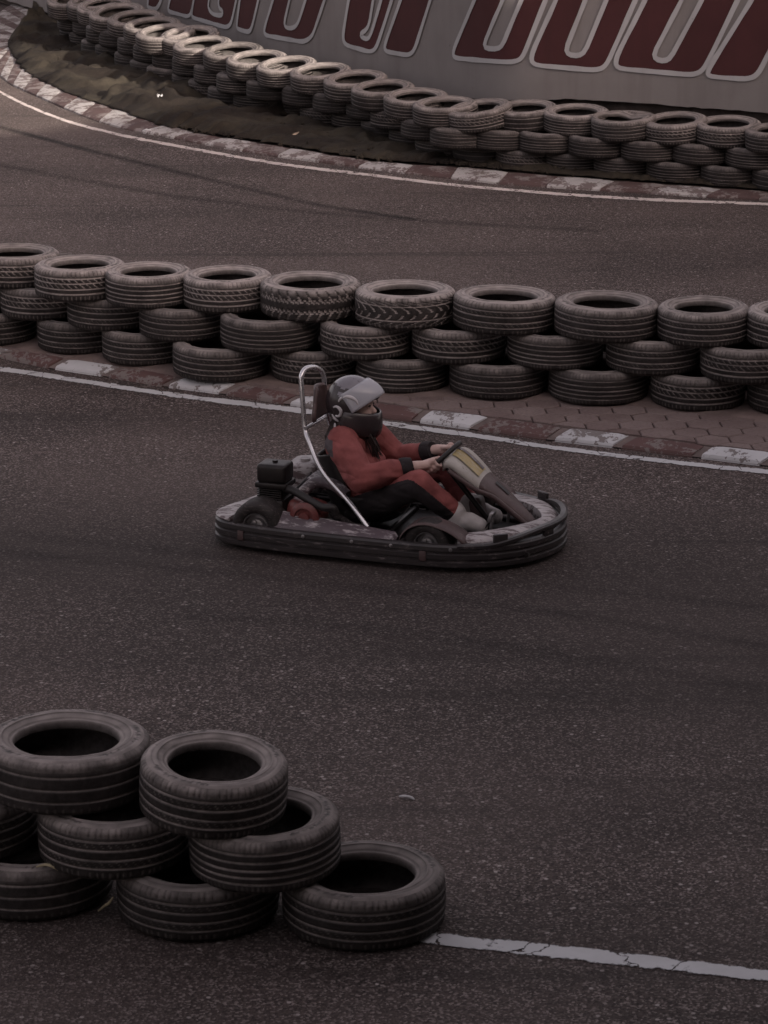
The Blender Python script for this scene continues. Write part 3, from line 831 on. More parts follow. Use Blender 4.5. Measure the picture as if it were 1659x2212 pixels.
cloth_sheet(88, 132, .55, 9.0, 'ground_cloth', 'frayed dark cloth lying between the middle of the far kerb and the tyres', .012, 1.0, .12, .02)
cloth_sheet(129, 176, .50, 17.0, 'ground_cloth', 'flat dark cloth strip under the far tyres on the right', .006, .45, .10, .05)
bm = bmesh.new(); ly = bm.verts.layers.float.new('tone')
for k in range(900):
    i = rnd.randrange(6, min(150, nB-2)); u = rnd.random()**1.6*.62; f_ = rnd.random()
    p = Bw[i].lerp(Bw[i+1], f_); q = Vector((p.x, p.y, ZF)).lerp(wall_pt(Tw[i], ZF, -.05), u)
    r = rnd.choice((.008, .012, .012, .018, .026)); c0_ = Vector((q.x, q.y, ZF+.012+.05*min(1, u*7)*rnd.random()))
    t_ = bmesh.ops.create_icosphere(bm, subdivisions=1, radius=r, matrix=Matrix.Translation(c0_) @ Euler((rnd.random()*6, rnd.random()*6, rnd.random()*6)).to_matrix().to_4x4() @ Matrix.Diagonal((1, rnd.uniform(.5, 1), rnd.uniform(.35, .8), 1)))
    for v_ in t_['verts']: v_.co += Vector((rnd.uniform(-1, 1), rnd.uniform(-1, 1), rnd.uniform(-1, 1)))*r*.25
tag(obj('dirt_clods', bm, M['cloth'], smooth=False), 'crumbs of dirt and torn cloth strewn over the far verge', kind='stuff')
# bare board showing through the cloth
bm = bmesh.new(); q = [G(598, 300, .075), G(612, 276, .12), G(655, 279, .125), G(640, 291, .10), G(622, 299, .08)]
f = [bm.verts.new(p) for p in q]; bm.faces.new(f)
solidify(tag(obj('cardboard_piece', bm, simple('cardboard', (.26, .205, .165), .9, 0, .2, 14)), 'torn beige cardboard piece poking out of the dark ground cloth', 'cardboard'), .006)

# ------------------------------------------------------------------ small debris
def flake(name, label, cat, pts, r, mat):
    bm = bmesh.new(); tube(bm, catmull(pts, 5), [r*(.35+.65*math.sin(math.pi*(i+.5)/(5*(len(pts)-1)+1))) for i in range(5*(len(pts)-1)+1)], 6)
    return tag(obj(name, bm, mat), label, cat)
M['straw'] = simple('dry_straw', (.34, .29, .19), .7, 0, .2, 30)
M['scrap'] = simple('pale_scrap', (.5, .49, .5), .5, 0, .1, 30)
flake('plastic_strip', 'thin pale plastic strip lying alone on the open asphalt', 'litter', [G(862, 1720, .006), G(874, 1720, .014), G(888, 1723, .01), G(895, 1727, .006)], .006, M['scrap'])
flake('dry_stalk', 'dry yellow stalk sticking out between two ground-level front tyres', 'stalk', [G(212, 1968, .01), G(226, 1957, .05), G(236, 1950, .07), G(244, 1938, .11)], .005, M['straw'])
flake('dry_stalk', 'dry yellow stalk lying on the rim of the lower left front tyre', 'stalk', [G(78, 1873, .215), G(98, 1868, .222), G(112, 1871, .222), G(126, 1880, .21)], .006, M['straw'])

for (px, py, w_, lab) in ((345, 210, .022, 'small white paper scrap on the dark cloth near the far kerb tip'), (318, 286, .035, 'crumpled white paper scrap lying on the far kerb blocks')):
    bm = bmesh.new(); p0 = G(px, py, .14 if py < 250 else .065)
    sheet(bm, [[p0+Vector((w_*(i-1.5)/1.5+rnd.uniform(-.01, .01), w_*(j-1)+rnd.uniform(-.01, .01), rnd.uniform(0, .035))) for j in range(3)] for i in range(4)])
    solidify(tag(obj('paper_scrap', bm, M['scrap']), lab, 'litter'), .002)
# ------------------------------------------------------------------ go-kart (own axes: x forward, y to its left, z up)
M['bumper'] = simple('black_bumper_plastic', (.022, .018, .019), .42, 0, .3, 6, wear=(.105, .088, .09), wear_at=.60, spec=.5)
M['bumper_pale'] = simple('scuffed_white_plastic', (.31, .285, .29), .5, 0, .25, 5, wear=(.085, .06, .062), wear_at=.525)
M['purple'] = simple('faded_purple_panel', (.085, .066, .076), .45, 0, .2, 6, wear=(.34, .31, .32), wear_at=.555)
M['black'] = simple('black_plastic', (.012, .0095, .010), .5, 0, .3, 8)
M['engine_black'] = simple('engine_black_metal', (.017, .014, .014), .4, .3, .3, 12)
M['engine_red'] = simple('engine_red_paint', (.13, .038, .036), .4, 0, .3, 14, wear=(.03, .02, .02), wear_at=.6)
M['chrome'] = simple('polished_steel_tube', (.55, .54, .56), .28, .85, .1, 20)
M['steel'] = simple('dull_steel', (.30, .285, .29), .4, .8, .25, 18)
M['kart_rubber'] = simple('kart_tyre_rubber', (.017, .0135, .0135), .75, 0, .3, 14, wear=(.07, .055, .053), wear_at=.58)
M['brown'] = simple('dusty_brown_plastic', (.070, .044, .044), .5, 0, .25, 7, wear=(.11, .082, .08), wear_at=.6)
M['cream'] = simple('cream_plastic', (.36, .335, .31), .5, 0, .18, 7, wear=(.12, .09, .08), wear_at=.62)
M['yellow'] = simple('faded_yellow_plastic', (.34, .265, .125), .5, 0, .15, 9, wear=(.33, .30, .25), wear_at=.58)
KA = R_(-18.5)
kc = G(852, 1158)
kart = tag(empty('go_kart', kc, KA), 'black and grey racing go-kart with wraparound bumper on the asphalt', 'go-kart')
HALF = [(-.735, .0), (-.765, -.13), (-.812, -.27), (-.828, -.38), (-.765, -.475), (-.62, -.52), (-.40, -.545), (-.1, -.555), (.2, -.555), (.42, -.54), (.60, -.475), (.745, -.36), (.835, -.21), (.878, -.07)]
HALF = [(x*.995, y*.925) for x, y in HALF]
LOOP = HALF+[(x, -y) for x, y in HALF[::-1] if y != 0]
LOOP = [(p.x, p.y) for p in catmull([(x, y, 0) for x, y in LOOP], 6, True)]
def loop_n(i):
    a = Vector(LOOP[i-1]); b = Vector(LOOP[(i+1) % len(LOOP)]); t = (b-a).normalized()
    return Vector((t.y, -t.x))
def sweep_loop(prof_fn, sel=None, closed=True, capends=True):
    """sweep a section (outward offset, height) round the bumper path"""
    bm = bmesh.new(); rings = []; idx = [i for i in range(len(LOOP)) if sel is None or sel(*LOOP[i])]
    for i in idx:
        n = loop_n(i); pr = prof_fn(*LOOP[i])
        rings.append([bm.verts.new((LOOP[i][0]+n.x*o, LOOP[i][1]+n.y*o, z)) for o, z in pr])
    m = len(rings)
    for k in range(m if closed else m-1):
        A, B = rings[k], rings[(k+1) % m]
        for j in range(len(A)): bm.faces.new((A[j], A[(j+1) % len(A)], B[(j+1) % len(A)], B[j]))
    if not closed and capends:
        bm.faces.new(rings[0]); bm.faces.new(rings[-1])
    return bm
def band(x, y):
    return [(-.035, .028), (.002, .024), (.012, .032), (.012, .052), (.003, .057), (.003, .066), (.012, .071), (.012, .092), (.004, .097), (.004, .105), (.010, .110), (.009, .130), (.0, .139), (-.02, .141), (-.035, .13)]
bump_o = obj('bumper', sweep_loop(band), M['bumper'], kart, angle=30)
def rail(x, y):
    t = max(0, min(1, (x-.60)/.26)); z = .132+.046*t*t*(3-2*t)
    return [(-.022, z-.012), (.004, z-.014), (.014, z-.006), (.014, z+.008), (.004, z+.015), (-.022, z+.013)]
nose_sel = lambda x, y: x > .46
idx0 = [i for i in range(len(LOOP)) if nose_sel(*LOOP[i])]
obj('bumper_rail', sweep_loop(rail, nose_sel, False), M['bumper'], kart, angle=35)
for (px_, py_) in ((.70, -.40), (.88, -.15), (.88, .15), (.70, .40)):
    bm = bmesh.new(); i = min(range(len(LOOP)), key=lambda k: (LOOP[k][0]-px_)**2+(LOOP[k][1]-py_)**2)
    n = loop_n(i); a = math.atan2(n.y, n.x)
    box(bm, (LOOP[i][0]-.004*n.x, LOOP[i][1]-.004*n.y, .155), (.02, .075, .07), (0, 0, a), .006); obj('bumper_post', bm, M['bumper'], kart)
for (px_, py_) in ((-.66, -.51), (.30, -.555)):
    bm = bmesh.new(); i = min(range(len(LOOP)), key=lambda k: (LOOP[k][0]-px_)**2+(LOOP[k][1]-py_)**2)
    n = loop_n(i); a = math.atan2(n.y, n.x)
    box(bm, (LOOP[i][0]+.009*n.x, LOOP[i][1]+.009*n.y, .082), (.012, .035, .05), (0, 0, a), .004); obj('bumper_bracket', bm, M['brown'], bump_o)
# rear bumper cover: broad pale top
def rear(x, y):
    return [(-.115, .120), (.0, .1415), (.006, .150), (-.004, .160), (-.05, .168), (-.115, .160)]
obj('rear_cover', sweep_loop(rear, lambda x, y: x < -.715, False), M['bumper_pale'], kart, angle=35) if False else None
ii = [i for i in range(len(LOOP)) if LOOP[i][0] < -.70]
ii = sorted(ii, key=lambda i: LOOP[i][1])
bm = bmesh.new(); rings = []
for i in ii:
    n = loop_n(i); rings.append([bm.verts.new((LOOP[i][0]+n.x*o, LOOP[i][1]+n.y*o, z)) for o, z in rear(*LOOP[i])])
for A, B in zip(rings, rings[1:]):
    for j in range(6): bm.faces.new((A[j], A[(j+1) % 6], B[(j+1) % 6], B[j]))
bm.faces.new(rings[0]); bm.faces.new(rings[-1])
obj('rear_bumper_cover', bm, M['bumper_pale'], kart, angle=35)
# nose panel: pale moulded deck inside the front bumper
bm = bmesh.new(); rows = []
fr = [i for i in range(len(LOOP)) if LOOP[i][0] > .47]
for i in fr:
    n = loop_n(i); x, y = LOOP[i]
    wdt = .12+.05*min(1, abs(y)/.35); up = .016*max(0, min(1, (x-.5)/.3)); e = min(1, (x-.47)/.05)
    rows.append([(x-n.x*.028, y-n.y*.028, .128+up), (x-n.x*.05, y-n.y*.05, .140+.012*e+up), (x-n.x*wdt*.55, y-n.y*wdt*.55, .142+.020*e+up), (x-n.x*wdt*.9, y-n.y*wdt*.9, .140+.018*e+up), (x-n.x*wdt, y-n.y*wdt, .115)])
sheet(bm, rows); solidify(obj('nose_panel', bm, M['bumper_pale'], kart, angle=50), .006)
# floor tray and frame rails
bm = bmesh.new(); box(bm, (.30, 0, .055), (.86, .62, .008), None, .003); obj('floor_tray', bm, M['black'], kart)
bm = bmesh.new()
for sgn in (-1, 1):
    tube(bm, catmull([(-.80, .30*sgn, .075), (-.4, .30*sgn, .07), (.05, .34*sgn, .07), (.45, .26*sgn, .07), (.80, .20*sgn, .08)], 6), .016, 10)
for x in (-.78, -.42, .02, .36, .78): tube(bm, [(x, -.31, .07), (x, .31, .07)], .014, 8)
for sgn in (-1, 1):
    for x in (-.30, .08): tube(bm, [(x, .3*sgn, .07), (x, .485*sgn, .085)], .012, 8)
obj('chassis_frame', bm, M['engine_black'], kart)
# side pods
for sgn in (-1, 1):
    bm = bmesh.new(); xs = [-.49, -.47, -.30, -.1, .08, .125, .14]; rows = []
    for k, x in enumerate(xs):
        e = 0 if 0 < k < len(xs)-1 else 1; zt = .196-.055*(x+.49)/.63
        rows.append([(x, sgn*.35, .085), (x, sgn*.35, zt-.012-.02*e), (x, sgn*.365, zt-.02*e), (x, sgn*.44, zt-.022-.02*e), (x, sgn*.46, zt-.035-.015*e), (x, sgn*.478, zt-.062), (x, sgn*.483, .085)])
    sheet(bm, rows)
    obj('side_pod', bm, M['purple'], kart, angle=28)
# wheels
def wheel(x, y, r, w, steer=0):
    Mx = Matrix.Rotation(steer, 4, 'Z') @ Matrix.Rotation(math.pi/2, 4, 'X'); bm = bmesh.new(); h = w/2
    lathe(bm, [(r*.52, -h*.80), (r*.62, -h*.98), (r*.80, -h), (r*.92, -h*.93), (r*.985, -h*.75), (r, -h*.4), (r, h*.4), (r*.985, h*.75), (r*.92, h*.93), (r*.80, h), (r*.62, h*.98), (r*.52, h*.80)], 40)
    t = obj('wheel', bm, M['kart_rubber'], kart, angle=50); t.location = (x, y, r); t.matrix_basis = Matrix.Translation((x, y, r)) @ Mx
    bm = bmesh.new()
    for s in (-1, 1):
        lathe(bm, [(r*.54, s*h*.80), (r*.52, s*h*.90), (r*.49, s*h*.88), (r*.45, s*h*.5), (r*.30, s*h*.42), (r*.24, s*h*.62), (r*.10, s*h*.66), (.001, s*h*.66)], 32)
        for k in range(3):
            a = 2*math.pi*k/3; lathe(bm, [(.011, s*h*.62), (.011, s*h*.78), (.001, s*h*.80)], 6, Matrix.Translation((r*.17*math.cos(a), r*.17*math.sin(a), 0)))
    obj('rim', bm, M['steel'], t, angle=40)
wheel(-.575, -.395, .128, .155); wheel(-.575, .395, .128, .155)
wheel(.315, -.40, .118, .12, R_(-4)); wheel(.315, .40, .118, .12, R_(-4))
bm = bmesh.new(); tube(bm, [(-.575, -.37, .128), (-.575, .37, .128)], .018, 12); tube(bm, [(-.575, -.02, .128), (-.575, .02, .128)], .075, 24)
obj('rear_axle', bm, M['steel'], kart)
bm = bmesh.new()
for s in (-1, 1): tube(bm, [(.315, .28*s, .11), (.315, .40*s, .118)], .014, 8)
tube(bm, [(.24, -.36, .10), (.30, 0, .11), (.24, .36, .10)], .008, 8)
obj('steering_linkage', bm, M['steel'], kart)
# mudguards over the front wheels
for s in (-1, 1):
    bm = bmesh.new(); rows = []
    for k in range(13):
        a = R_(172-k*13.2); rr = .150 if k < 9 else .150+.016*(k-8)
        x, z = .315+rr*.96*math.cos(a), .112+.80*(rr if k < 9 else .15+.006*(k-8))*math.sin(a)
        rows.append([(x, s*(.40-.068), z-.01), (x, s*(.40-.06), z), (x, s*(.40+.055), z), (x, s*(.40+.068), z-.008)])
    sheet(bm, rows); solidify(obj('mudguard', bm, M['brown'], kart, angle=50), .005)
# seat
bm = bmesh.new(); rows = []
sp_ = [(.06, .135), (.0, .095), (-.10, .075), (-.22, .085), (-.31, .15), (-.355, .25), (-.385, .36), (-.40, .41)]
for k, p in enumerate(catmull([(x, 0, z) for x, z in sp_], 3)):
    row = []
    for j in range(-6, 7):
        v = j/6; side = abs(v)**3
        lift = .17*side*(1 if p.x > -.25 else .35); fwd = .16*side*(0 if p.x > -.22 else 1)
        row.append((p.x+fwd, v*.205, p.z+lift))
    rows.append(row)
sheet(bm, rows); solidify(obj('seat', bm, M['black'], kart, angle=60), .008)
# headrest hoop and its pad
bm = bmesh.new()
near_leg = [(-.03, -.33, .14), (-.14, -.29, .245), (-.30, -.235, .375), (-.395, -.165, .50), (-.432, -.125, .56), (-.449, -.112, .70), (-.460, -.10, .79)]
arch = [(-.462, -.09, .825), (-.455, -.055, .85), (-.44, .0, .848), (-.425, .05, .83), (-.41, .09, .79)]
far_leg = [(-.405, .10, .70), (-.40, .13, .56), (-.385, .16, .50), (-.30, .235, .375), (-.14, .29, .245), (-.03, .33, .14)]
tube(bm, catmull(near_leg+arch+far_leg, 6), .0125, 12)
tube(bm, [(-.425, -.14, .565), (-.405, .14, .565)], .010, 10)
hoop = obj('headrest_frame', bm, M['chrome'], kart)
bm = bmesh.new(); rows = []
pad = [(.76, .055), (.745, .075), (.70, .085), (.66, .105), (.625, .12), (.60, .118), (.585, .10)]
for z, w in pad: rows.append([(-.425+.02*(j/4)**2*0+.028*(abs(j)/4)**2, w*j/4, z) for j in range(-4, 5)])
sheet(bm, rows); solidify(obj('headrest_pad', bm, M['brown'], hoop, angle=60), .02)
# engine
bm = bmesh.new(); box(bm, (-.545, -.27, .165), (.15, .17, .15), None, .012); box(bm, (-.40, -.27, .10), (.34, .22, .03), None, .006)
for k in range(6): box(bm, (-.548, -.27, .243+k*.011), (.13, .15, .006), None, .002)
eng = obj('engine', bm, M['engine_black'], kart, angle=35)
bm = bmesh.new(); box(bm, (-.535, -.285, .372), (.155, .135, .095), None, .018, 3); box(bm, (-.535, -.285, .312), (.168, .148, .03), None, .008); tube(bm, [(-.535, -.285, .41), (-.535, -.285, .43)], .014, 10)
obj('air_filter', bm, M['engine_black'], eng, angle=40)
bm = bmesh.new()
box(bm, (-.365, -.28, .175), (.19, .16, .13), (0, R_(12), 0), .04, 4)
Mx = Matrix.Translation((-.345, -.375, .175)) @ Matrix.Rotation(math.pi/2, 4, 'X')
lathe(bm, [(.075, -.03), (.078, .01), (.066, .022), (.05, .024), (.046, .014), (.03, .012), (.026, .026), (.001, .028)], 28, Mx)
obj('engine_cover', bm, M['engine_red'], eng, angle=40)
bm = bmesh.new(); tube(bm, catmull([(-.47, -.33, .30), (-.42, -.34, .295), (-.33, -.36, .262), (-.25, -.375, .235), (-.20, -.37, .235), (-.185, -.36, .20)], 6), .02, 12)
obj('intake_hose', bm, M['black'], eng)
bm = bmesh.new(); tube(bm, catmull([(-.44, -.22, .22), (-.36, -.18, .30), (-.25, -.20, .30), (-.18, -.22, .26)], 6), [.03]*19, 14)
obj('exhaust_pipe', bm, M['purple'], eng)
# fuel tank: pale moulded box behind the seat on the far side
bm = bmesh.new(); box(bm, (-.50, .10, .255), (.20, .24, .16), (0, R_(-8), 0), .035, 3); tube(bm, [(-.50, .06, .33), (-.50, .06, .352)], .026, 14)
obj('fuel_tank', bm, M['bumper_pale'], kart, angle=40)
bm = bmesh.new(); box(bm, (-.36, -.02, .285), (.12, .30, .02), (0, R_(20), 0), .006); obj('engine_shield', bm, M['purple'], kart)
bm = bmesh.new()
tube(bm, catmull([(-.47, -.21, .26), (-.38, -.10, .20), (-.20, -.24, .11), (.10, -.28, .09), (.45, -.20, .10), (.55, -.16, .17)], 6), .005, 6)
tube(bm, catmull([(-.50, .10, .33), (-.44, -.02, .30), (-.47, -.16, .25)], 6), .006, 6)
tube(bm, catmull([(-.55, .18, .13), (-.30, .26, .10), (.2, .28, .09), (.52, .16, .12)], 6), .005, 6)
obj('cable', bm, M['black'], kart)
bm = bmesh.new(); box(bm, (-.50, -.155, .155), (.26, .02, .09), (0, R_(8), 0), .009, 3); obj('chain_guard', bm, M['steel'], kart)
for x in (-.30, -.05, .15, .45):
    i = min(range(len(LOOP)), key=lambda k: (LOOP[k][0]-x)**2+(LOOP[k][1]+.51)**2); n = loop_n(i); q = Vector((LOOP[i][0], LOOP[i][1], .12))
    bm = bmesh.new(); lathe(bm, [(.001, .016), (.008, .015), (.010, .010), (.010, 0)], 8, Matrix.Translation(q) @ Vector((n.x, n.y, 0)).to_track_quat('Z', 'Y').to_matrix().to_4x4())
    obj('bolt', bm, M['steel'], bump_o)
# steering
wc = Vector((.245, 0, .425)); wn = Vector((-.70, 0, .71)).normalized(); wt = Vector((.71, 0, .70)).normalized(); wy = Vector((0, 1, 0)); WR = .125
def rim_pt(a, r=WR, out=0): return wc+wy*(r*math.cos(a))+wt*(r*math.sin(a))+wn*out
bm = bmesh.new(); tube(bm, [rim_pt(2*math.pi*k/40) for k in range(40)], .0135, 10, True)
sw = obj('steering_wheel', bm, M['black'], kart)
bm = bmesh.new()
for a in (0, math.pi, math.pi*1.5): tube(bm, [wc-wn*.015, rim_pt(a, WR*.96)], .008, 8)
lathe(bm, [(.001, .012), (.035, .01), (.04, -.01), (.03, -.02)], 20, Matrix.Translation(wc) @ wn.to_track_quat('Z', 'Y').to_matrix().to_4x4())
obj('spokes', bm, M['steel'], sw)
bm = bmesh.new(); tube(bm, [wc-wn*.02, Vector((.50, 0, .13))], .014, 10); obj('steering_column', bm, M['engine_black'], sw)
# front fairing with number plate
fp = [(.285, .455, .105), (.305, .478, .130), (.345, .480, .144), (.40, .442, .146), (.46, .388, .132), (.50, .352, .108), (.55, .315, .085), (.62, .258, .068), (.70, .190, .054), (.735, .155, .040)]
cl = catmull([(x, w, z) for x, z, w in fp], 4)
bm = bmesh.new(); rows = []
for p in cl:
    rows.append([(p.x, p.y*math.sin(R_(a)), p.z-.035*(1-math.cos(R_(a)))-(.02 if abs(a) > 85 else 0)) for a in (-95, -80, -60, -40, -20, 0, 20, 40, 60, 80, 95)])
sheet(bm, rows)
fair_me = mesh_of('front_fairing', bm, True, 60)
fair_me.materials.append(M['brown']); fair_me.materials.append(M['cream'])
for p in fair_me.polygons:
    if p.center.x < .485: p.material_index = 1
fair = put('front_fairing', fair_me, None, kart); solidify(fair, .012)
def fair_patch(x0, x1, y0, y1, lift):
    bm = bmesh.new(); rows = []
    for k in range(9):
        x = x0+(x1-x0)*k/8; i = min(range(len(cl)-1), key=lambda q: abs((cl[q].x+cl[q+1].x)/2-x)); t = (x-cl[i].x)/(cl[i+1].x-cl[i].x)
        c = cl[i].lerp(cl[i+1], t); tn = (cl[i+1]-cl[i]); nn = Vector((-tn.z, 0, tn.x)).normalized()
        if nn.z < 0: nn = -nn
        row = []
        for j in range(7):
            yy = (y0+(y1-y0)*j/6)*c.y; a = math.asin(max(-1, min(1, yy/c.y)))
            row.append(Vector((c.x, yy, c.z-.035*(1-math.cos(a))))+nn*lift)
        rows.append(row)
    sheet(bm, rows); return bm
obj('number_plate', fair_patch(.330, .465, -.62, .30, .006), M['yellow'], fair, angle=60)
obj('plate_stripe', fair_patch(.325, .460, -.02, .20, .010), M['purple'], fair, angle=60)
obj('fairing_recess', fair_patch(.53, .60, -.10, .35, .004), M['black'], fair, angle=60)
bm = bmesh.new()
for s in (-1, 1):
    tube(bm, catmull([(.33, s*.146, .415), (.40, s*.152, .375), (.47, s*.134, .325), (.55, s*.090, .280), (.64, s*.068, .205), (.73, s*.045, .125)], 5), .012, 10)
obj('fairing_edge', bm, M['brown'], fair)
bm = bmesh.new(); box(bm, (.43, .045, .165), (.07, .10, .15), (0, R_(-12), 0), .03, 4); obj('fuel_bottle', bm, M['brown'], kart, angle=40)
for s in (-1, 1):
    bm = bmesh.new(); tube(bm, [(.55, s*.16, .08), (.565, s*.16, .20)], .009, 8); box(bm, (.56, s*.16, .205), (.018, .07, .05), (0, R_(15), 0), .005); obj('pedal', bm, M['steel'], kart)
# ------------------------------------------------------------------ driver
def capsule(bm, a, ra, b, rb, sx=1.0):
    a = Vector(a); b = Vector(b); d = b-a; l = d.length; q = d.normalized().to_track_quat('Z', 'Y').to_matrix().to_4x4()
    prof = [(max(.0005, ra*math.cos(R_(t))), ra*math.sin(R_(t))) for t in range(-90, 1, 15)]+[(max(.0005, rb*math.cos(R_(t))), l+rb*math.sin(R_(t))) for t in range(0, 91, 15)]
    lathe(bm, prof, 20, Matrix.Translation(a) @ q)
def ell(bm, c, r, rot=(0, 0, 0)):
    bmesh.ops.create_uvsphere(bm, u_segments=24, v_segments=16, radius=1, matrix=Matrix.Translation(c) @ Euler(rot).to_matrix().to_4x4() @ Matrix.Diagonal((r[0], r[1], r[2], 1)))
def chain(bm, pts, rs):
    for (a, ra), (b, rb) in zip(zip(pts, rs), list(zip(pts, rs))[1:]): capsule(bm, a, ra, b, rb)
def fuse(name, bm, voxel, smooth=4, wrinkle=None):
    """weld overlapping volumes into one continuous skin"""
    me = bpy.data.meshes.new(name); bm.normal_update(); bm.to_mesh(me); bm.free()
    o = bpy.data.objects.new(name, me); COL.objects.link(o)
    r = o.modifiers.new('remesh', 'REMESH'); r.mode = 'VOXEL'; r.voxel_size = voxel
    s = o.modifiers.new('smooth', 'SMOOTH'); s.iterations = smooth; s.factor = .5
    dg = bpy.context.evaluated_depsgraph_get()
    out = bpy.data.meshes.new_from_object(o.evaluated_get(dg)); out.name = name
    bpy.data.objects.remove(o); bpy.data.meshes.remove(me)
    if wrinkle:
        amp, fn = wrinkle
        for v, n in zip(out.vertices, [Vector(v.normal) for v in out.vertices]): v.co = v.co+n*amp*fn(v.co)
    for p in out.polygons: p.use_smooth = True
    return out
M['skin'] = simple('skin', (.46, .32, .29), .55, 0, .1, 20, spec=.4)
M['red_cloth'] = simple('red_suit_cloth', (.215, .066, .063), .85, 0, .18, 10, col2=(.150, .046, .045), bumps=.25, spec=.2)
def folds(m, sc, st):
    nt = m.node_tree; b = nt.nodes['Principled BSDF']; v = objco(nt)
    w = N(nt, 'ShaderNodeTexNoise'); w.inputs['Scale'].default_value = sc; w.inputs['Detail'].default_value = 1.2; w.inputs['Distortion'].default_value = .7
    L(nt, mapped(nt, v, (1.0, .7, 2.2), (0, R_(25), 0)), w.inputs['Vector'])
    r_ = mth(nt, 'ABSOLUTE', mth(nt, 'SUBTRACT', w.outputs['Fac'], .5))
    bump(nt, b, mth(nt, 'ADD', mth(nt, 'MULTIPLY', ramp(nt, r_, 0, .20), 1.0), mth(nt, 'MULTIPLY', noise_t(nt, v, 160, 2), .06)), st, .022)
folds(M['red_cloth'], 4.2, .42)
M['dark_cloth'] = simple('charcoal_cloth', (.022, .018, .020), .85, 0, .2, 14, bumps=.2, spec=.2)
M['grey_cloth'] = simple('grey_shoulder_cloth', (.075, .064, .070), .85, 0, .2, 14, bumps=.2, spec=.2)
folds(M['dark_cloth'], 5, .35)
M['shoe'] = simple('pale_grey_shoe', (.34, .315, .31), .8, 0, .15, 14, bumps=.2)
M['helmet_pale'] = simple('helmet_pale_grey', (.16, .15, .172), .25, 0, .12, 8, wear=(.09, .075, .09), wear_at=.62, spec=.5)
M['helmet_dark'] = simple('helmet_dark', (.030, .023, .025), .25, 0, .3, 9, spec=.5)
M['helmet_white'] = simple('helmet_white_graphic', (.44, .42, .44), .35, 0, .1, 10)
M['hair'] = simple('dark_brown_hair', (.022, .013, .012), .5, 0, .4, 40, bumps=.5)
m, nt, b = mat_new('visor_clear'); b.inputs['Base Color'].default_value = (.46, .46, .51, 1); b.inputs['Roughness'].default_value = .15; b.inputs['Alpha'].default_value = .66
M['visor'] = m
per = tag(empty('person', kc, KA), 'driver in a muted red race suit and open-visor helmet, both hands on the steering wheel', 'person')
HC = Vector((-.205, 0, .672))
# --- one continuous body: head, face, trunk, limbs, hands
bm = bmesh.new()
ell(bm, HC+Vector((0, 0, .015)), (.088, .070, .092)); ell(bm, HC+Vector((.03, 0, -.04)), (.060, .054, .066))
capsule(bm, HC+Vector((.080, 0, -.002)), .010, HC+Vector((.098, 0, -.026)), .013)      # nose
capsule(bm, HC+Vector((.084, -.014, -.058)), .008, HC+Vector((.084, .014, -.058)), .008)  # lips
ell(bm, HC+Vector((.072, 0, -.088)), (.020, .022, .018))
for s in (-1, 1):
    ell(bm, HC+Vector((.074, .028*s, .006)), (.012, .016, .010)); ell(bm, HC+Vector((-.005, .070*s, -.01)), (.018, .010, .028))
    capsule(bm, HC+Vector((.082, .012*s, .026)), .008, HC+Vector((.070, .046*s, .024)), .008)
chain(bm, [HC+Vector((-.005, 0, -.05)), (-.222, 0, .56), (-.23, 0, .50)], [.052, .050, .07])
chain(bm, [(-.23, -.05, .48), (-.20, -.045, .34), (-.155, -.05, .20)], [.085, .08, .085]); chain(bm, [(-.23, .05, .48), (-.20, .045, .34), (-.155, .05, .20)], [.085, .08, .085])
ARM_N = [(-.225, -.165, .515), (-.075, -.295, .375), (.128, -.178, .424)]
ARM_F = [(-.22, .165, .515), (-.055, .225, .350), (.135, .158, .420)]
LEG_N = [(-.15, -.085, .175), (.205, -.245, .362), (.372, -.150, .188)]
LEG_F = [(-.15, .085, .175), (.195, .225, .335), (.365, .125, .160)]
for A in (ARM_N, ARM_F): chain(bm, A, [.045, .036, .026])
for A in (LEG_N, LEG_F): chain(bm, A, [.075, .05, .032])
for s, A in ((-1, LEG_N), (1, LEG_F)): chain(bm, [A[2], Vector(A[2])+Vector((.03, 0, -.05)), Vector(A[2])+Vector((.10, 0, -.065))], [.03, .03, .022])
def hand(s, wrist):
    wr = Vector(wrist); a0 = 0 if s > 0 else math.pi
    grip = rim_pt(a0); side = Vector((0, s, 0)); up = wt.copy(); bk = wn.copy()     # bk faces the driver
    kn = grip+side*.030+bk*.022
    # palm
    chain(bm, [wr, wr.lerp(kn, .45)+side*.006, kn+up*-.004], [.026, .027, .022])
    capsule(bm, kn+up*-.026, .016, kn+up*.028, .016)
    for k, (o, ln, r) in enumerate(((.031, .92, .0088), (.011, 1.0, .0092), (-.010, .95, .009), (-.030, .78, .0078))):
        b0 = grip+up*o
        pts = [b0+side*.028+bk*.020, b0+side*.030*ln-bk*.010*ln, b0+side*.006-bk*.027*ln, b0-side*.018*ln-bk*.018*ln]
        chain(bm, pts, [r*1.1, r*1.02, r*.95, r*.82])
    th = grip+up*.020
    chain(bm, [wr.lerp(kn, .55)+up*.012, th-side*.010+bk*.026, th+up*.026-side*.020+bk*.012], [.014, .0105, .0088])
hand(-1, ARM_N[2]); hand(1, ARM_F[2])
body = put('body', fuse('body', bm, .0042, 3), M['skin'], per)
# --- eyes and brows
for s in (-1, 1):
    bm = bmesh.new(); ell(bm, HC+Vector((.080, .028*s, .007)), (.008, .012, .006)); obj('eye', bm, M['dark_cloth'], body)
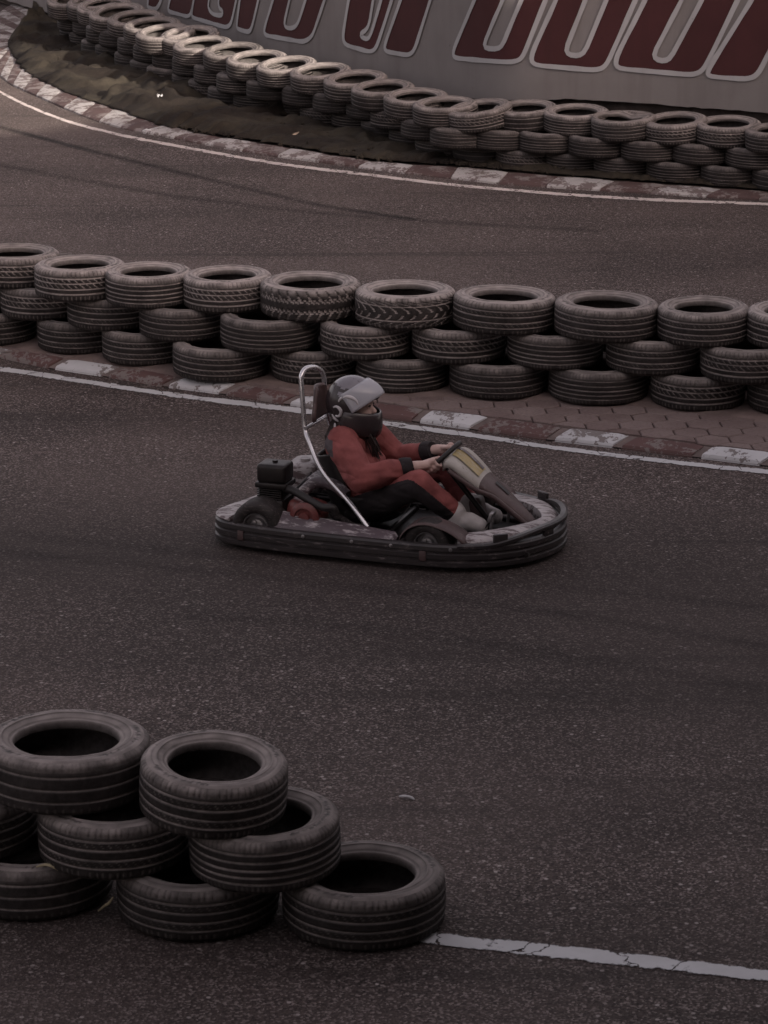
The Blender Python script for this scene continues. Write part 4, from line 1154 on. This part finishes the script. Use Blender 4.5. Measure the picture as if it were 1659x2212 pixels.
# --- jacket
def wr_j(p):
    f = .45*noise.noise((p.x*9, p.y*7, p.z*15))+.35*noise.noise((p.x*20, p.y*16, p.z*28))
    # folds across the bent elbow and the slumped waist
    f += .8*max(0, 1-abs(noise.noise((p.x*6+p.z*7, p.y*5, 3.3)))*4.0)*.6
    return f
bm = bmesh.new()
for s in (-1, 1): chain(bm, [(-.235, .062*s, .475), (-.215, .062*s, .36), (-.155, .062*s, .215)], [.105, .108, .110])
ell(bm, (-.205, 0, .33), (.155, .17, .15)); ell(bm, (-.155, 0, .24), (.155, .165, .11))
for s in (-1, 1): capsule(bm, (-.225, 0, .535), .075, (-.225, .150*s, .512), .073)
chain(bm, [(-.225, 0, .53), (-.218, 0, .572)], [.085, .068])
for A, q in ((ARM_N, 1.0), (ARM_F, .95)):
    A = [Vector(p) for p in A]
    chain(bm, [A[0], A[0].lerp(A[1], .5), A[1], A[1].lerp(A[2], .4), A[1].lerp(A[2], .86)], [.080*q, .079*q, .071*q, .064*q, .050*q])
jm = fuse('jacket', bm, .005, 3, (.013, wr_j))
jm.materials.append(M['red_cloth']); jm.materials.append(M['grey_cloth'])
for p in jm.polygons:
    c = p.center
    if c.x < -.238+.02*noise.noise((c.z*8, 0, 0)) and .46 < c.z < .545 and abs(c.y) > .09: p.material_index = 1
jacket = put('jacket', jm, None, per)
for A in (ARM_N, ARM_F):
    A = [Vector(p) for p in A]; bm = bmesh.new(); a = A[1].lerp(A[2], .85); c = A[1].lerp(A[2], 1.10)
    tube(bm, [a, a.lerp(c, .3), a.lerp(c, .6), c], [.052, .053, .050, .043], 20); obj('cuff', bm, M['dark_cloth'], jacket)
bm = bmesh.new(); tube(bm, catmull([(-.285, -.09, .588), (-.268, -.14, .588), (-.245, -.19, .572), (-.232, -.222, .54), (-.232, -.243, .50)], 5), .006, 8); obj('piping', bm, M['helmet_white'], jacket)
bm = bmesh.new(); lathe(bm, [(.064, 0), (.070, .012), (.068, .03), (.058, .036), (.054, .02)], 28, Matrix.Translation((-.215, 0, .572)) @ Matrix.Rotation(R_(8), 4, 'Y')); obj('collar', bm, M['dark_cloth'], jacket)
bm = bmesh.new(); tube(bm, catmull([(-.135, .0, .545), (-.105, .0, .47), (-.075, .0, .38), (-.035, .0, .30)], 5), .004, 6); obj('zip', bm, M['grey_cloth'], jacket)
# --- trousers: red with a charcoal outer panel
bm = bmesh.new(); ell(bm, (-.13, 0, .19), (.13, .175, .10))
for A in (LEG_N, LEG_F):
    A = [Vector(p) for p in A]
    chain(bm, [A[0], A[0].lerp(A[1], .5), A[1], A[1].lerp(A[2], .5), A[1].lerp(A[2], .97)], [.095, .087, .070, .062, .052])
tm = fuse('trousers', bm, .0045, 5, (.006, lambda p: noise.noise((p.x*11, p.y*9, p.z*13))+.5*noise.noise((p.x*24, p.y*20, p.z*24))))
tm.materials.append(M['red_cloth']); tm.materials.append(M['dark_cloth'])
def seg_d(c, a, b):
    t = max(0, min(1, (c-a).dot(b-a)/(b-a).length_squared)); return (c-(a+(b-a)*t)).length, a+(b-a)*t
for p in tm.polygons:
    c = Vector(p.center); A = [Vector(q) for q in (LEG_N if c.y < 0 else LEG_F)]
    d, ax = min(seg_d(c, A[0], A[1]), seg_d(c, A[1], A[2]), key=lambda e: e[0])
    rel = (c-ax).normalized()
    outer = -rel.y if c.y < 0 else rel.y
    if outer > .25 and rel.z < .48 and rel.dot(Vector((.55, 0, .8))) < .34: p.material_index = 1
put('trousers', tm, None, per)
# --- shoes
for A in (LEG_N, LEG_F):
    a = Vector(A[2]); bm = bmesh.new()
    chain(bm, [a+Vector((-.005, 0, .015)), a+Vector((.01, 0, -.045))], [.056, .057])
    chain(bm, [a+Vector((.0, 0, -.045)), a+Vector((.07, 0, -.030)), a+Vector((.128, .0, -.042))], [.054, .051, .040])
    put('shoe', fuse('shoe', bm, .006, 3, (.004, lambda p: noise.noise((p.x*18, p.y*18, p.z*18)))), M['shoe'], per)
# --- helmet
HR = Vector((.140, .118, .138)); HT = Euler((0, R_(6), 0)).to_matrix().to_4x4(); HM_ = Matrix.Translation(HC+Vector((-.016, 0, .012))) @ HT
bm = bmesh.new(); bmesh.ops.create_uvsphere(bm, u_segments=72, v_segments=48, radius=1)
kill = []
for f in bm.faces:
    c = f.calc_center_median(); el = math.degrees(math.asin(max(-1, min(1, c.z)))); az = abs(math.degrees(math.atan2(c.y, c.x)))
    if (az < 64 and -24 < el < 15+5*math.cos(R_(az))) or el < -62: kill.append(f)
bmesh.ops.delete(bm, geom=kill, context='FACES')
for v in bm.verts:
    az = math.atan2(v.co.y, v.co.x); low = max(0, -v.co.z-.25)
    k = 1+.17*max(0, math.cos(az))**2*min(1, low*2.2)     # chin bar pushed forward
    v.co = Vector((v.co.x*HR.x*k, v.co.y*HR.y, v.co.z*HR.z)); v.co = HM_ @ v.co
hm = mesh_of('helmet', bm, True, 60); hm.materials.append(M['helmet_dark']); hm.materials.append(M['helmet_pale'])
for p in hm.polygons:
    c = HM_.inverted() @ Vector(p.center); c = Vector((c.x/HR.x, c.y/HR.y, c.z/HR.z))
    if c.z > .66+.04*math.sin(c.x*7) or (abs(c.y) > .2 and .30 < c.z < .50 and -.35 < c.x < .25): p.material_index = 1
helmet = put('helmet', hm, None, per); solidify(helmet, .012, -1)
bm = bmesh.new(); rows = []   # deep chin bar
for k in range(25):
    a = R_(-96+8*k); ca = max(0, math.cos(a)); row = []
    for j, (z, o) in enumerate(((-.014, .95), (-.018, 1.0), (-.050, 1.05), (-.090, 1.075), (-.124, 1.05), (-.150, .93))):
        row.append(HM_ @ Vector((HR.x*o*math.cos(a)*(1+.10*ca), HR.y*(o*.98)*math.sin(a), z-.012*ca)))
    rows.append(row)
sheet(bm, rows); solidify(obj('chin_guard', bm, M['helmet_dark'], helmet, angle=50), .016)
# raised visor
bm = bmesh.new(); rows = []
for i in range(9):
    el = R_(-20+5.6*i); row = []
    for j in range(25):
        az = R_(-80+160*j/24); k = 1.07+(.05+.24*(8-i)/8)*max(0, math.cos(az))**1.5
        p = Vector((HR.x*k*math.cos(az)*math.cos(el), HR.y*1.06*math.sin(az)*math.cos(el*.4), HR.z*1.05*math.sin(el)))
        row.append(p)
    rows.append(row)
VR = Matrix.Translation((-.01, 0, .0)) @ Matrix.Rotation(R_(-40), 4, 'Y')
rows = [[HM_ @ (VR @ p) for p in r] for r in rows]
sheet(bm, rows); solidify(obj('visor', bm, M['visor'], helmet, angle=70), .003)
for s in (-1, 1):
    bm = bmesh.new(); pts = []
    for k in range(13):
        a = R_(15+150*k/12); x = .052*math.cos(a)+.012; z = .045*math.sin(a)+.012
        y = s*HR.y*1.035*math.sqrt(max(0, 1-(x/HR.x)**2-(z/HR.z)**2)); pts.append(HM_ @ Vector((x, y, z)))
    tube(bm, pts, [.004+.007*math.sin(math.pi*k/12) for k in range(13)], 10); obj('visor_hinge', bm, M['helmet_white'], helmet)
    bm = bmesh.new(); pts = []
    for k in range(12):
        a = R_(140-245*k/11); rr = .026; x = -.045+rr*math.cos(a); z = -.030+rr*math.sin(a)
        y = s*HR.y*1.02*math.sqrt(max(0, 1-(x/HR.x)**2-(z/HR.z)**2)); pts.append(HM_ @ Vector((x, y, z)))
    tube(bm, pts, [.004+.005*math.sin(math.pi*k/11) for k in range(12)], 8)
    for (xa, za, xb, zb) in ((-.075, -.055, -.035, -.085), (.02, -.070, .075, -.085)):
        pts = []
        for k in range(6):
            x = xa+(xb-xa)*k/5; z = za+(zb-za)*k/5-.006*math.sin(math.pi*k/5)
            y = s*HR.y*1.02*math.sqrt(max(0, 1-(x/HR.x)**2-(z/HR.z)**2)); pts.append(HM_ @ Vector((x, y, z)))
        tube(bm, pts, [.003, .006, .008, .008, .006, .002], 8)
    obj('helmet_graphic', bm, M['helmet_white'], helmet)
# --- hair: long strands down the back, over the shoulders and one over the chest
bm = bmesh.new()
for k in range(110):
    a = rnd.uniform(-1.7, 1.7); r0 = .082
    p0 = HC+Vector((-.02-r0*math.cos(a), r0*1.05*math.sin(a), -.075+rnd.uniform(-.02, .02)))
    p1 = p0+Vector((-.025*math.cos(a), .02*math.sin(a), -.055)); p2 = p1+Vector((-.02-.01*rnd.random(), .025*math.sin(a)+rnd.uniform(-.012, .012), -.05-.05*rnd.random())); 
    tube(bm, catmull([p0, p1, p2], 4), [.010, .011, .011, .010, .010, .009, .008, .006, .002], 6)
for k in range(46):
    y0 = rnd.uniform(-.062, -.012); p0 = HC+Vector((.02+rnd.uniform(-.02, .03), y0, -.085)); p1 = Vector((-.125+rnd.uniform(-.02, .02), y0-.01, .545)); p2 = Vector((-.075+rnd.uniform(-.02, .02), y0+rnd.uniform(-.012, .012), .46-.06*rnd.random()))
    tube(bm, catmull([p0, p1, p2], 4), [.004, .0045, .0045, .0045, .004, .004, .0035, .0025, .001], 5)
obj('hair', bm, M['hair'], per)

# ------------------------------------------------------------------ added out-of-view blocker that keeps sun and sky light off the near track
SUN_EL, SUN_H = R_(20), Vector((-.63, .777, 0)).normalized()      # light travels this way over the ground
E_C = Vector((SUN_H.y, -SUN_H.x, 0))
def cs(c, s, z=0): return E_C*c+SUN_H*s+Vector((0, 0, z))
TE = math.tan(SUN_EL); S_E = 3.0; HB = (21.8-S_E)*TE; S0 = -9.0
bm = bmesh.new()
c0, c1 = -14, 38
def cbox(a0, a1, b0, b1, z0, z1__):
    vs = [bm.verts.new(cs(a, b, z)) for a in (a0, a1) for b in (b0, b1) for z in (z0, z1__)]
    for q in ((0, 1, 3, 2), (4, 6, 7, 5), (0, 4, 5, 1), (2, 3, 7, 6), (0, 2, 6, 4), (1, 5, 7, 3)): bm.faces.new([vs[k] for k in q])
blocker = tag(empty('light_blocker', (0, 0, 0)), 'unseen concrete block with a broad slab, added to shade the track', 'light blocker')
cbox(c0, c1, S0-10, S0, 0, HB); obj('wall', bm, M['concrete'], blocker, smooth=False)  # solid back of the added light blocker
bm = bmesh.new(); cbox(c0-.3, c1+.3, S0-10.3, S_E, HB+.004, HB+.40); obj('blocker_roof', bm, M['footing'], blocker, smooth=False)  # added slab, placed to shade the scene and darken the foreground
for i in range(10):
    bm = bmesh.new(); cbox(c0+3+i*4.6, c0+5.6+i*4.6, S0, S0+.05, 1.0, 3.0); obj('blocker_window', bm, M['black'], blocker, smooth=False)
def back(p, l): return p-SUN_H*l+Vector((0, 0, l*TE))
# ------------------------------------------------------------------ light
sd = bpy.data.lights.new('sun', 'SUN'); so = bpy.data.objects.new('sun', sd); COL.objects.link(so)
sd.energy = 2.9; sd.angle = R_(.6); sd.color = (1.0, .90, .78)
dirv = Vector((SUN_H.x*math.cos(SUN_EL), SUN_H.y*math.cos(SUN_EL), -math.sin(SUN_EL)))
so.rotation_euler = dirv.to_track_quat('-Z', 'Y').to_euler()
w = bpy.data.worlds.new('World'); scn.world = w; w.use_nodes = True; nt = w.node_tree
bg = nt.nodes['Background']; sky = nt.nodes.new('ShaderNodeTexSky'); sky.sky_type = 'NISHITA'; sky.sun_disc = False
sky.sun_elevation = SUN_EL; sky.sun_rotation = math.atan2(-SUN_H.x, -SUN_H.y); sky.dust_density = 5.0; sky.air_density = 1.0
hs = nt.nodes.new('ShaderNodeHueSaturation'); hs.inputs['Saturation'].default_value = .35
nt.links.new(sky.outputs[0], hs.inputs['Color'])
tint = nt.nodes.new('ShaderNodeMix'); tint.data_type = 'RGBA'; tint.blend_type = 'MULTIPLY'; tint.inputs[0].default_value = 1; tint.inputs[7].default_value = (1.0, .85, .815, 1)
nt.links.new(hs.outputs[0], tint.inputs[6]); nt.links.new(tint.outputs[2], bg.inputs['Color'])
bg.inputs['Strength'].default_value = .10
scn.view_settings.view_transform = 'Standard'; scn.view_settings.look = 'None'; scn.view_settings.gamma = 1; scn.view_settings.exposure = 1.78
scn.render.engine = 'CYCLES'
